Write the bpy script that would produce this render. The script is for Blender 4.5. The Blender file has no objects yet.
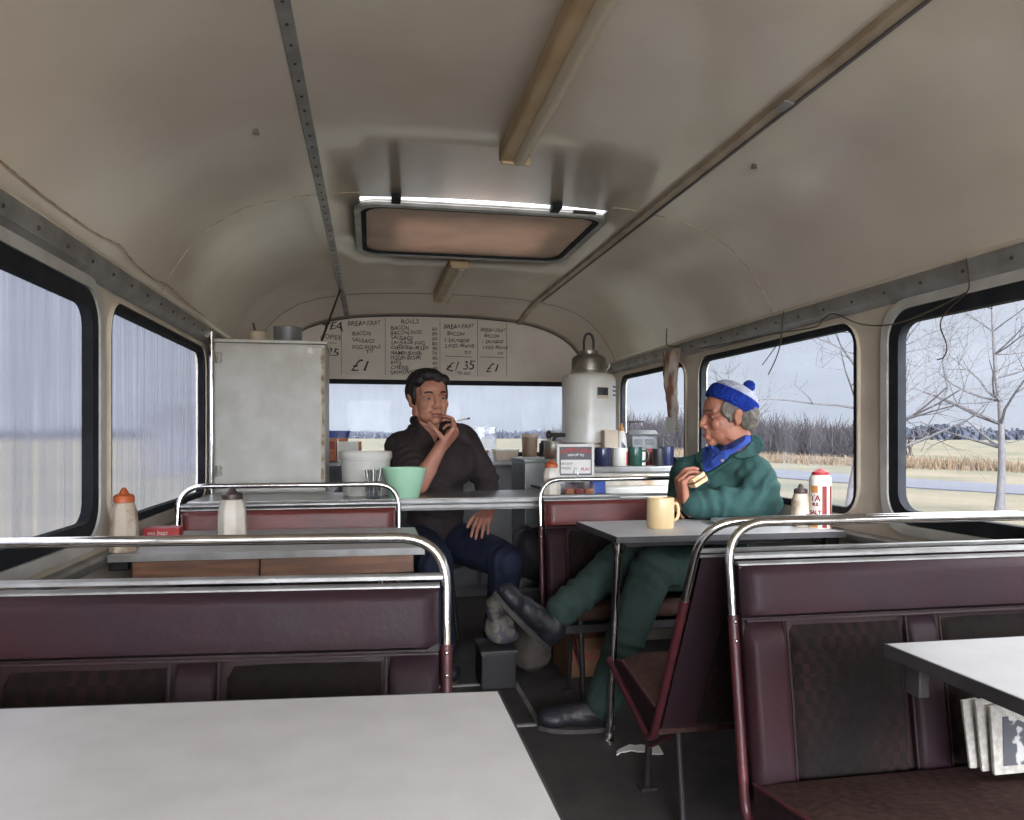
import bpy, bmesh, math, random
from mathutils import Vector, Matrix, Euler, noise
random.seed(7)
V = Vector
sc = bpy.context.scene
COL = sc.collection
R = math.radians

# ------------------------------------------------------------------ camera, sky, exposure
EYE = 1.05
FLOOR = 0.03
FPX = 745.0
cam_data = bpy.data.cameras.new('camera')
cam = bpy.data.objects.new('camera', cam_data)
COL.objects.link(cam)
cam.location = (-0.43, 0.0, EYE)
cam.rotation_euler = (R(90), 0, -math.atan(141 / 745.0))
cam_data.sensor_fit = 'HORIZONTAL'
cam_data.sensor_width = 36.0
cam_data.lens = 36.0 * FPX / 1024.0
cam_data.shift_y = 25.0 / 1024.0
cam_data.clip_start = 0.02
cam_data.clip_end = 2000
sc.camera = cam
sc.view_settings.view_transform = 'Standard'
sc.view_settings.look = 'None'
sc.view_settings.gamma = 1.0
sc.view_settings.use_curve_mapping = False
sc.view_settings.exposure = 0.0
sc.cycles.use_denoising = True
sc.cycles.max_bounces = 12
sc.cycles.diffuse_bounces = 7
sc.cycles.glossy_bounces = 4
sc.cycles.transmission_bounces = 8
sc.cycles.transparent_max_bounces = 16
sc.cycles.sample_clamp_indirect = 6.0
sc.cycles.caustics_reflective = False
sc.cycles.caustics_refractive = False

SKY_HORIZON = (0.70, 0.76, 0.87)
SKY_ZENITH = (5.4, 5.5, 5.7)
FRONT_GAIN = 24.0          # bright sky patch added low ahead of the bus to light the interior
world = bpy.data.worlds.new('overcast_sky')
sc.world = world
world.use_nodes = True
wn, wl = world.node_tree.nodes, world.node_tree.links
wn.clear()
wout = wn.new('ShaderNodeOutputWorld')
wbg = wn.new('ShaderNodeBackground')
wtc = wn.new('ShaderNodeTexCoord')
wsep = wn.new('ShaderNodeSeparateXYZ')
wl.new(wtc.outputs['Generated'], wsep.inputs[0])
wr = wn.new('ShaderNodeValToRGB')
wr.color_ramp.interpolation = 'EASE'
e = wr.color_ramp.elements
e[0].position = 0.19; e[0].color = SKY_HORIZON + (1,)
e[1].position = 0.45; e[1].color = SKY_ZENITH + (1,)
wl.new(wsep.outputs['Z'], wr.inputs[0])
wmr = wn.new('ShaderNodeMapRange')
wmr.interpolation_type = 'SMOOTHSTEP'
wmr.inputs['From Min'].default_value = 0.83
wmr.inputs['From Max'].default_value = 0.97
wmr.inputs['To Min'].default_value = 1.0
wmr.inputs['To Max'].default_value = FRONT_GAIN
wdot = wn.new('ShaderNodeVectorMath'); wdot.operation = 'DOT_PRODUCT'
wdot.inputs[1].default_value = Vector((0.0, -1.0, 0.16)).normalized()
wl.new(wtc.outputs['Generated'], wdot.inputs[0])
wl.new(wdot.outputs['Value'], wmr.inputs['Value'])
wns = wn.new('ShaderNodeTexNoise')
wns.inputs['Scale'].default_value = 5.0
wns.inputs['Detail'].default_value = 4.0
wmap = wn.new('ShaderNodeMapping')
wmap.inputs['Scale'].default_value = (1, 1, 3.5)
wl.new(wtc.outputs['Generated'], wmap.inputs[0])
wl.new(wmap.outputs[0], wns.inputs['Vector'])
wcl = wn.new('ShaderNodeMapRange')
wcl.inputs['From Min'].default_value = 0.3
wcl.inputs['From Max'].default_value = 0.7
wcl.inputs['To Min'].default_value = 0.9
wcl.inputs['To Max'].default_value = 1.12
wl.new(wns.outputs[0], wcl.inputs['Value'])
wm1 = wn.new('ShaderNodeMath'); wm1.operation = 'MULTIPLY'
wl.new(wmr.outputs[0], wm1.inputs[0]); wl.new(wcl.outputs[0], wm1.inputs[1])
wl.new(wr.outputs[0], wbg.inputs['Color'])
wl.new(wm1.outputs[0], wbg.inputs['Strength'])
wl.new(wbg.outputs[0], wout.inputs[0])

# added area lamp behind the camera, brightens the interior like windscreen daylight
al = bpy.data.lights.new('added_interior_fill', 'AREA')
al.shape = 'RECTANGLE'; al.size = 1.9; al.size_y = 0.60; al.energy = 72.0; al.color = (1.0, 1.0, 1.0)
alo = bpy.data.objects.new('added_interior_fill', al); COL.objects.link(alo)
alo.location = (0, -1.68, 1.31); alo.rotation_euler = (R(97), 0, 0)

# ------------------------------------------------------------------ materials
def lin(c):
    c = c / 255.0
    return c / 12.92 if c <= 0.04045 else ((c + 0.055) / 1.055) ** 2.4

def rgb(c):
    return (lin(c[0]), lin(c[1]), lin(c[2]), 1.0)

def mat(name, c, rough=0.5, metal=0.0, c2=None, scale=8.0, detail=4.0, lo=0.35, hi=0.65,
        bump=0.0, bscale=40.0, stretch=(1, 1, 1), spec=0.5, coat=0.0):
    m = bpy.data.materials.new(name)
    m.use_nodes = True
    n, l = m.node_tree.nodes, m.node_tree.links
    b = n['Principled BSDF']
    b.inputs['Base Color'].default_value = rgb(c)
    b.inputs['Roughness'].default_value = rough
    b.inputs['Metallic'].default_value = metal
    b.inputs['Specular IOR Level'].default_value = spec
    b.inputs['Coat Weight'].default_value = coat
    if c2 or bump:
        tc = n.new('ShaderNodeTexCoord')
        mp = n.new('ShaderNodeMapping')
        mp.inputs['Scale'].default_value = stretch
        l.new(tc.outputs['Object'], mp.inputs[0])
    if c2:
        nz = n.new('ShaderNodeTexNoise')
        nz.inputs['Scale'].default_value = scale
        nz.inputs['Detail'].default_value = detail
        l.new(mp.outputs[0], nz.inputs['Vector'])
        mr = n.new('ShaderNodeMapRange')
        mr.inputs['From Min'].default_value = lo
        mr.inputs['From Max'].default_value = hi
        l.new(nz.outputs[0], mr.inputs['Value'])
        mx = n.new('ShaderNodeMix'); mx.data_type = 'RGBA'
        mx.inputs[6].default_value = rgb(c); mx.inputs[7].default_value = rgb(c2)
        l.new(mr.outputs[0], mx.inputs[0])
        l.new(mx.outputs[2], b.inputs['Base Color'])
    if bump:
        nb = n.new('ShaderNodeTexNoise')
        nb.inputs['Scale'].default_value = bscale
        nb.inputs['Detail'].default_value = 5.0
        l.new(mp.outputs[0], nb.inputs['Vector'])
        bp = n.new('ShaderNodeBump')
        bp.inputs['Strength'].default_value = bump
        bp.inputs['Distance'].default_value = 0.01
        l.new(nb.outputs[0], bp.inputs['Height'])
        l.new(bp.outputs[0], b.inputs['Normal'])
    return m

def pane_mat(name, tint, gloss, fog, fogcol, streak=(60, 60, 1.2), blur=0.0, lo=0.4, hi=0.7, fogmin=0.0, foot=None):
    """window glass: clear film, a little reflection, plus streaky condensation that scatters daylight"""
    m = bpy.data.materials.new(name); m.use_nodes = True
    n, l = m.node_tree.nodes, m.node_tree.links
    n.clear()
    out = n.new('ShaderNodeOutputMaterial')
    tr = n.new('ShaderNodeBsdfTransparent'); tr.inputs[0].default_value = tint + (1,)
    base = tr.outputs[0]
    if blur > 0:
        rf = n.new('ShaderNodeBsdfRefraction'); rf.inputs['Color'].default_value = tint + (1,)
        rf.inputs['Roughness'].default_value = blur; rf.inputs['IOR'].default_value = 1.06
        base = rf.outputs[0]
    gl = n.new('ShaderNodeBsdfGlossy'); gl.inputs['Roughness'].default_value = 0.03
    m1 = n.new('ShaderNodeMixShader'); m1.inputs[0].default_value = gloss
    l.new(base, m1.inputs[1]); l.new(gl.outputs[0], m1.inputs[2])
    tl = n.new('ShaderNodeBsdfTranslucent'); tl.inputs[0].default_value = fogcol + (1,)
    tc = n.new('ShaderNodeTexCoord'); mp = n.new('ShaderNodeMapping')
    mp.inputs['Scale'].default_value = streak
    l.new(tc.outputs['Object'], mp.inputs[0])
    nz = n.new('ShaderNodeTexNoise'); nz.inputs['Scale'].default_value = 1.0; nz.inputs['Detail'].default_value = 5.0
    l.new(mp.outputs[0], nz.inputs['Vector'])
    mr = n.new('ShaderNodeMapRange')
    mr.inputs['From Min'].default_value = lo; mr.inputs['From Max'].default_value = hi
    mr.inputs['To Min'].default_value = fogmin; mr.inputs['To Max'].default_value = fog
    l.new(nz.outputs[0], mr.inputs['Value'])
    m2 = n.new('ShaderNodeMixShader')
    l.new(mr.outputs[0], m2.inputs[0]); l.new(m1.outputs[0], m2.inputs[1]); l.new(tl.outputs[0], m2.inputs[2])
    l.new(m2.outputs[0], out.inputs[0])
    return m

def moquette(name, c1, c2, c3):
    m = bpy.data.materials.new(name); m.use_nodes = True
    n, l = m.node_tree.nodes, m.node_tree.links
    b = n['Principled BSDF']; b.inputs['Roughness'].default_value = 0.95
    b.inputs['Specular IOR Level'].default_value = 0.15
    tc = n.new('ShaderNodeTexCoord')
    mp = n.new('ShaderNodeMapping'); mp.inputs['Scale'].default_value = (64, 30, 38)
    l.new(tc.outputs['Object'], mp.inputs[0])
    ck = n.new('ShaderNodeTexChecker'); ck.inputs['Scale'].default_value = 1.0
    ck.inputs['Color1'].default_value = rgb(c1); ck.inputs['Color2'].default_value = rgb(c2)
    l.new(mp.outputs[0], ck.inputs['Vector'])
    nz = n.new('ShaderNodeTexNoise'); nz.inputs['Scale'].default_value = 60; nz.inputs['Detail'].default_value = 3
    l.new(tc.outputs['Object'], nz.inputs['Vector'])
    nz2 = n.new('ShaderNodeTexNoise'); nz2.inputs['Scale'].default_value = 4
    l.new(tc.outputs['Object'], nz2.inputs['Vector'])
    mr = n.new('ShaderNodeMapRange'); mr.inputs['From Min'].default_value = 0.4; mr.inputs['From Max'].default_value = 0.62
    l.new(nz2.outputs[0], mr.inputs['Value'])
    mx = n.new('ShaderNodeMix'); mx.data_type = 'RGBA'
    l.new(mr.outputs[0], mx.inputs[0]); l.new(ck.outputs[0], mx.inputs[6]); mx.inputs[7].default_value = rgb(c3)
    mx2 = n.new('ShaderNodeMix'); mx2.data_type = 'RGBA'; mx2.blend_type = 'MULTIPLY'; mx2.inputs[0].default_value = 0.7
    l.new(mx.outputs[2], mx2.inputs[6]); l.new(nz.outputs[0], mx2.inputs[7])
    l.new(mx2.outputs[2], b.inputs['Base Color'])
    bp = n.new('ShaderNodeBump'); bp.inputs['Strength'].default_value = 0.5; bp.inputs['Distance'].default_value = 0.004
    l.new(nz.outputs[0], bp.inputs['Height']); l.new(bp.outputs[0], b.inputs['Normal'])
    return m

M = {}
M['ceiling'] = mat('cream_gloss_paint', (212, 202, 188), 0.2, c2=(200, 188, 173), scale=2.2, bump=0.12, bscale=5.0)
M['wall'] = mat('cream_wall_paint', (208, 199, 184), 0.4, c2=(192, 180, 162), scale=6, bump=0.05, bscale=30)
M['bulkhead'] = mat('beige_bulkhead_paint', (214, 205, 195), 0.6, c2=(204, 194, 182), scale=4, bump=0.05, bscale=60)
M['strip_paint'] = mat('brown_strip_paint', (168, 152, 132), 0.4, c2=(148, 130, 108), scale=9)
M['rail'] = mat('dull_aluminium', (150, 149, 147), 0.42, 0.35, c2=(124, 122, 119), scale=12, bump=0.05, bscale=50)
M['aluminium'] = mat('bright_aluminium', (205, 205, 205), 0.28, 0.9, c2=(170, 170, 172), scale=14)
M['chrome'] = mat('polished_chrome', (215, 213, 210), 0.14, 1.0, c2=(185, 182, 178), scale=20)
M['brushed'] = mat('brushed_steel', (175, 175, 172), 0.34, 0.9, c2=(150, 150, 148), scale=6, stretch=(1, 12, 12))
M['gasket'] = mat('black_rubber_gasket', (34, 36, 40), 0.8, c2=(46, 48, 52), scale=12, spec=0.12)
M['floor'] = mat('dark_lino', (62, 57, 56), 0.6, c2=(46, 42, 42), scale=9, bump=0.1, bscale=60)
M['maroon_paint'] = mat('maroon_enamel', (76, 30, 35), 0.42, c2=(58, 25, 29), scale=14)
M['leather'] = mat('maroon_leathercloth', (42, 30, 35), 0.50, c2=(54, 28, 30), scale=2.6, lo=0.48, hi=0.78, bump=0.10, bscale=70, spec=0.14)
M['leather_dark'] = mat('dark_maroon_leathercloth', (34, 25, 27), 0.5, c2=(44, 27, 29), scale=5, bump=0.15, bscale=60, spec=0.25)
M['worn_red'] = mat('worn_red_leathercloth', (140, 52, 38), 0.42, c2=(96, 46, 42), scale=9, bump=0.10, bscale=70)
M['leather_red'] = mat('red_leathercloth', (118, 46, 36), 0.46, c2=(78, 36, 34), scale=4, bump=0.10, bscale=70)
M['moquette'] = moquette('woven_seat_moquette', (38, 32, 31), (54, 38, 36), (36, 31, 30))
M['moquette_seat'] = moquette('worn_cushion_moquette', (78, 52, 48), (64, 44, 41), (84, 62, 56))
M['laminate'] = mat('white_laminate', (194, 193, 194), 0.34, c2=(186, 185, 186), scale=18, bump=0.012, bscale=90, spec=0.25)
M['table_edge'] = mat('dark_table_edging', (62, 60, 62), 0.5, c2=(48, 46, 48), scale=10)
M['wood'] = mat('brown_batten_wood', (126, 86, 60), 0.55, c2=(92, 62, 46), scale=7, stretch=(1, 10, 10), bump=0.1, bscale=30)
M['dark_metal'] = mat('dark_painted_steel', (36, 31, 33), 0.55, c2=(28, 25, 26), scale=12)
M['cupboard'] = mat('grubby_white_paint', (210, 208, 201), 0.45, c2=(192, 189, 178), scale=9, bump=0.05, bscale=30)
M['stain'] = mat('rusty_peeling_edge', (150, 118, 82), 0.7, c2=(196, 184, 160), scale=30, lo=0.4, hi=0.6)
M['white_enamel'] = mat('white_enamel', (226, 226, 220), 0.3, c2=(212, 208, 196), scale=7)
M['rusty_enamel'] = mat('rust_stained_enamel', (222, 216, 202), 0.4, c2=(176, 140, 100), scale=9, lo=0.45, hi=0.7)
M['aged_alloy'] = mat('aged_alloy', (150, 144, 134), 0.4, 0.6, c2=(112, 106, 96), scale=14)
M['black'] = mat('black_plastic', (34, 34, 36), 0.45, c2=(44, 44, 46), scale=10)
M['black_iron'] = mat('black_iron', (42, 40, 38), 0.5, 0.3, c2=(58, 54, 50), scale=16)
M['white_plastic'] = mat('white_plastic', (228, 226, 218), 0.4, c2=(214, 210, 200), scale=7)
M['bottle'] = mat('grubby_bottle_plastic', (196, 182, 162), 0.5, c2=(126, 98, 74), scale=24, lo=0.48, hi=0.74)
M['bottle_pale'] = mat('pale_bottle_plastic', (224, 218, 206), 0.45, c2=(204, 194, 178), scale=16)
M['orange_cap'] = mat('orange_plastic', (196, 98, 48), 0.45, c2=(170, 80, 40), scale=20)
M['brown_cap'] = mat('brown_plastic', (74, 58, 52), 0.45, c2=(58, 46, 42), scale=20)
M['red'] = mat('red_print', (190, 48, 52), 0.5, c2=(170, 40, 44), scale=20)
M['dark_red'] = mat('dark_red_print', (150, 44, 34), 0.5, c2=(130, 38, 30), scale=20)
M['orange'] = mat('orange_card', (206, 120, 70), 0.55, c2=(186, 104, 58), scale=14)
M['amber'] = mat('amber_print', (206, 142, 70), 0.5, c2=(190, 128, 60), scale=14)
M['blue'] = mat('bright_blue_plastic', (46, 84, 176), 0.4, c2=(38, 70, 150), scale=10)
M['navy'] = mat('navy_glaze', (44, 50, 84), 0.22, c2=(36, 42, 70), scale=8)
M['green_glaze'] = mat('dark_green_glaze', (44, 82, 70), 0.22, c2=(38, 70, 60), scale=8)
M['mint'] = mat('mint_green_plastic', (190, 238, 204), 0.4, c2=(180, 228, 194), scale=6)
M['cream'] = mat('cream_glaze', (238, 212, 164), 0.3, c2=(228, 198, 148), scale=5)
M['beige'] = mat('beige_card', (206, 190, 170), 0.6, c2=(192, 174, 152), scale=8)
M['brown_mug'] = mat('brown_stoneware', (150, 124, 100), 0.4, c2=(128, 102, 82), scale=10)
M['grey_plastic'] = mat('grey_plastic', (108, 110, 112), 0.45, c2=(92, 94, 96), scale=8)
M['grey_box'] = mat('grey_steel_box', (140, 142, 142), 0.4, 0.4, c2=(118, 120, 120), scale=7)
M['grey_panel'] = mat('grey_cabinet_panel', (122, 122, 126), 0.45, c2=(104, 104, 110), scale=4)
M['clear'] = pane_mat('clear_plastic', (0.92, 0.93, 0.95), 0.03, 0.3, (0.8, 0.8, 0.85), (20, 20, 20), fogmin=0.1)
M['newsprint'] = mat('newsprint', (176, 172, 164), 0.85, c2=(156, 151, 144), scale=90, lo=0.4, hi=0.6)
M['news_photo'] = mat('news_photo', (74, 75, 80), 0.7, c2=(176, 174, 172), scale=30, lo=0.52, hi=0.57)
M['ink'] = mat('black_marker_ink', (34, 30, 32), 0.6, c2=(52, 46, 46), scale=20)
M['ink_faint'] = mat('faded_marker_ink', (92, 84, 80), 0.7, c2=(72, 66, 64), scale=20)
M['sheet'] = mat('menu_sheet_paper', (212, 203, 193), 0.65, c2=(202, 192, 181), scale=5)
M['card'] = mat('white_sign_card', (226, 222, 216), 0.5, c2=(214, 210, 204), scale=9)
M['sign_grey'] = mat('grey_sign_print', (92, 88, 90), 0.5, c2=(80, 76, 78), scale=9)
M['cardboard'] = mat('brown_cardboard', (140, 100, 72), 0.75, c2=(118, 84, 60), scale=6)
M['bag_black'] = mat('black_holdall_fabric', (34, 33, 36), 0.7, c2=(44, 42, 46), scale=12, bump=0.4, bscale=30)
M['bag_grey'] = mat('printed_carrier_plastic', (128, 122, 114), 0.4, c2=(84, 82, 92), scale=26, lo=0.5, hi=0.56)
M['bag_olive'] = mat('olive_sack_cloth', (92, 84, 76), 0.8, c2=(72, 64, 60), scale=8, bump=0.5, bscale=20)
M['hatch_pan'] = mat('browned_hatch_pan', (208, 182, 162), 0.45, c2=(184, 156, 134), scale=5, bump=0.1, bscale=24)
nt = M['hatch_pan'].node_tree; pb0 = nt.nodes['Principled BSDF']; mo = nt.nodes['Material Output']
tl0 = nt.nodes.new('ShaderNodeBsdfTranslucent'); tl0.inputs[0].default_value = rgb((205, 184, 170)); mx0 = nt.nodes.new('ShaderNodeMixShader'); mx0.inputs[0].default_value = 0.20
nt.links.new(pb0.outputs[0], mx0.inputs[1]); nt.links.new(tl0.outputs[0], mx0.inputs[2]); nt.links.new(mx0.outputs[0], mo.inputs[0])
M['lamp_body'] = mat('yellowed_lamp_metal', (182, 158, 124), 0.5, c2=(166, 140, 104), scale=8)
M['lamp_diffuser'] = mat('ribbed_lamp_diffuser', (196, 184, 164), 0.3, c2=(190, 176, 152), scale=12, stretch=(14, 1, 14))
M['wire'] = mat('red_brown_wire', (70, 40, 34), 0.7, c2=(48, 34, 32), scale=20)
M['wire_dark'] = mat('dark_wire', (58, 52, 46), 0.6, c2=(80, 70, 60), scale=20)
M['torn'] = mat('torn_poster_paper', (214, 204, 192), 0.7, c2=(140, 92, 78), scale=11, lo=0.42, hi=0.54, stretch=(1, 1, 0.5))
M['skin_a'] = mat('skin_warm', (190, 136, 112), 0.5, c2=(178, 118, 98), scale=14, bump=0.06, bscale=120)
M['skin_b'] = mat('skin_ruddy', (182, 124, 100), 0.5, c2=(164, 104, 84), scale=16, bump=0.12, bscale=90)
M['lips'] = mat('lips', (158, 92, 80), 0.5, c2=(150, 86, 76), scale=20)
M['hair_dark'] = mat('dark_hair', (24, 20, 19), 0.6, c2=(16, 14, 14), scale=60, stretch=(1, 1, 0.2), bump=0.5, bscale=90)
M['brow_grey'] = mat('grey_brown_brow', (96, 78, 66), 0.8, c2=(82, 66, 56), scale=60)
M['hair_grey'] = mat('grey_hair', (128, 122, 112), 0.65, c2=(88, 82, 74), scale=60, stretch=(1, 1, 0.3), bump=0.6, bscale=90)
M['eye_white'] = mat('eye_white', (158, 140, 128), 0.35, c2=(148, 130, 118), scale=20)
M['eye_dark'] = mat('eye_iris', (44, 34, 28), 0.3, c2=(34, 26, 22), scale=20)
M['black_shirt'] = mat('charcoal_shirt_cotton', (62, 52, 52), 0.85, c2=(48, 42, 42), scale=7, bump=0.3, bscale=24, spec=0.2)
M['jeans'] = mat('dark_navy_denim', (44, 50, 72), 0.85, c2=(36, 40, 56), scale=14, bump=0.3, bscale=26, spec=0.2)
M['green_cloth'] = mat('green_boiler_cotton', (52, 82, 79), 0.85, c2=(45, 73, 70), scale=6, bump=0.35, bscale=22, spec=0.2)
M['green_trouser'] = mat('green_trouser_cotton', (56, 73, 69), 0.85, c2=(48, 65, 62), scale=6, bump=0.35, bscale=22, spec=0.2)
M['blue_shirt'] = mat('blue_overshirt_cotton', (52, 82, 170), 0.8, c2=(40, 66, 146), scale=9, bump=0.2, bscale=40)
M['navy_knit'] = mat('navy_jumper_knit', (34, 44, 92), 0.9, c2=(28, 36, 76), scale=40, bump=0.4, bscale=120)
M['hat_blue'] = mat('blue_hat_wool', (36, 62, 158), 0.95, c2=(28, 50, 130), scale=70, bump=0.8, bscale=130, spec=0.1)
M['hat_white'] = mat('white_hat_wool', (206, 208, 222), 0.95, c2=(176, 180, 200), scale=70, bump=0.8, bscale=130, spec=0.1)
M['boot'] = mat('black_boot_leather', (26, 26, 31), 0.5, c2=(36, 36, 43), scale=18, bump=0.25, bscale=50)
M['sole'] = mat('rubber_sole', (52, 50, 50), 0.7, c2=(66, 62, 60), scale=20)
M['bread'] = mat('white_bread', (226, 208, 172), 0.8, c2=(206, 176, 130), scale=40)
M['filling'] = mat('brown_filling', (140, 84, 60), 0.7, c2=(110, 64, 48), scale=40)
M['cig_paper'] = mat('cigarette_paper', (232, 228, 220), 0.7, c2=(224, 218, 210), scale=30)
M['ash'] = mat('grey_ash', (70, 62, 60), 0.9, c2=(50, 44, 44), scale=60)
M['tarmac'] = mat('grey_tarmac', (70, 72, 80), 0.8, c2=(62, 64, 72), scale=0.6, spec=0.2)
M['hedge'] = mat('bare_hedge_twigs', (50, 44, 45), 0.95, c2=(36, 32, 34), scale=2.2, lo=0.35, hi=0.7, bump=1.0, bscale=4, spec=0.05)
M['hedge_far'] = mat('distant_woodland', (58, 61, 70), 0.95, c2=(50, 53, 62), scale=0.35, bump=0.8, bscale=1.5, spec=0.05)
M['bush'] = mat('brown_scrub', (66, 58, 50), 0.95, c2=(48, 44, 40), scale=3, bump=1.0, bscale=6, spec=0.05)
M['reeds'] = mat('tan_dry_reeds', (100, 86, 70), 0.95, c2=(84, 72, 58), scale=1.4, bump=1.0, bscale=6, spec=0.05)
M['bark'] = mat('grey_bark', (84, 82, 84), 0.9, c2=(68, 66, 68), scale=14, bump=0.6, bscale=30, spec=0.1)
M['shed'] = mat('pale_render', (72, 72, 78), 0.8, c2=(64, 64, 70), scale=2)
M['slate'] = mat('dark_slate', (46, 48, 56), 0.7, c2=(40, 42, 50), scale=3)
M['glass_clear'] = pane_mat('misted_window_glass', (0.93, 0.945, 0.96), 0.002, 0.10, (0.26, 0.265, 0.30), (10, 10, 2), fogmin=0.03)
M['glass_a'] = pane_mat('clear_window_glass', (0.95, 0.955, 0.965), 0.002, 0.05, (0.20, 0.205, 0.235), (10, 10, 3), fogmin=0.0)
M['glass_fog'] = pane_mat('condensation_streaked_glass', (0.86, 0.865, 0.90), 0.002, 0.56, (0.29, 0.30, 0.345), (34, 34, 1.1), blur=0.15, lo=0.32, hi=0.72, fogmin=0.18)
M['window_frame'] = mat('pale_window_frame', (206, 206, 202), 0.32, 0.25, c2=(184, 182, 176), scale=10)

def ground_mat():
    m = bpy.data.materials.new('winter_grass'); m.use_nodes = True
    n, l = m.node_tree.nodes, m.node_tree.links
    b = n['Principled BSDF']; b.inputs['Roughness'].default_value = 0.95; b.inputs['Specular IOR Level'].default_value = 0.1
    tc = n.new('ShaderNodeTexCoord')
    nz = n.new('ShaderNodeTexNoise'); nz.inputs['Scale'].default_value = 0.22; nz.inputs['Detail'].default_value = 8
    l.new(tc.outputs['Object'], nz.inputs['Vector'])
    nf = n.new('ShaderNodeTexNoise'); nf.inputs['Scale'].default_value = 5.0; nf.inputs['Detail'].default_value = 6
    l.new(tc.outputs['Object'], nf.inputs['Vector'])
    rp = n.new('ShaderNodeValToRGB')
    el = rp.color_ramp.elements
    el[0].position = 0.38; el[0].color = rgb((82, 82, 68))
    el[1].position = 0.62; el[1].color = rgb((106, 98, 84))
    l.new(nz.outputs[0], rp.inputs[0])
    mx = n.new('ShaderNodeMix'); mx.data_type = 'RGBA'; mx.blend_type = 'MULTIPLY'; mx.inputs[0].default_value = 0.45
    l.new(rp.outputs[0], mx.inputs[6]); l.new(nf.outputs[0], mx.inputs[7])
    l.new(mx.outputs[2], b.inputs['Base Color'])
    return m
M['grass'] = ground_mat()

# ------------------------------------------------------------------ helpers
XF = {}
def inv_of(o):
    return XF.get(o.name, Matrix.Identity(4)).inverted()

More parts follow.
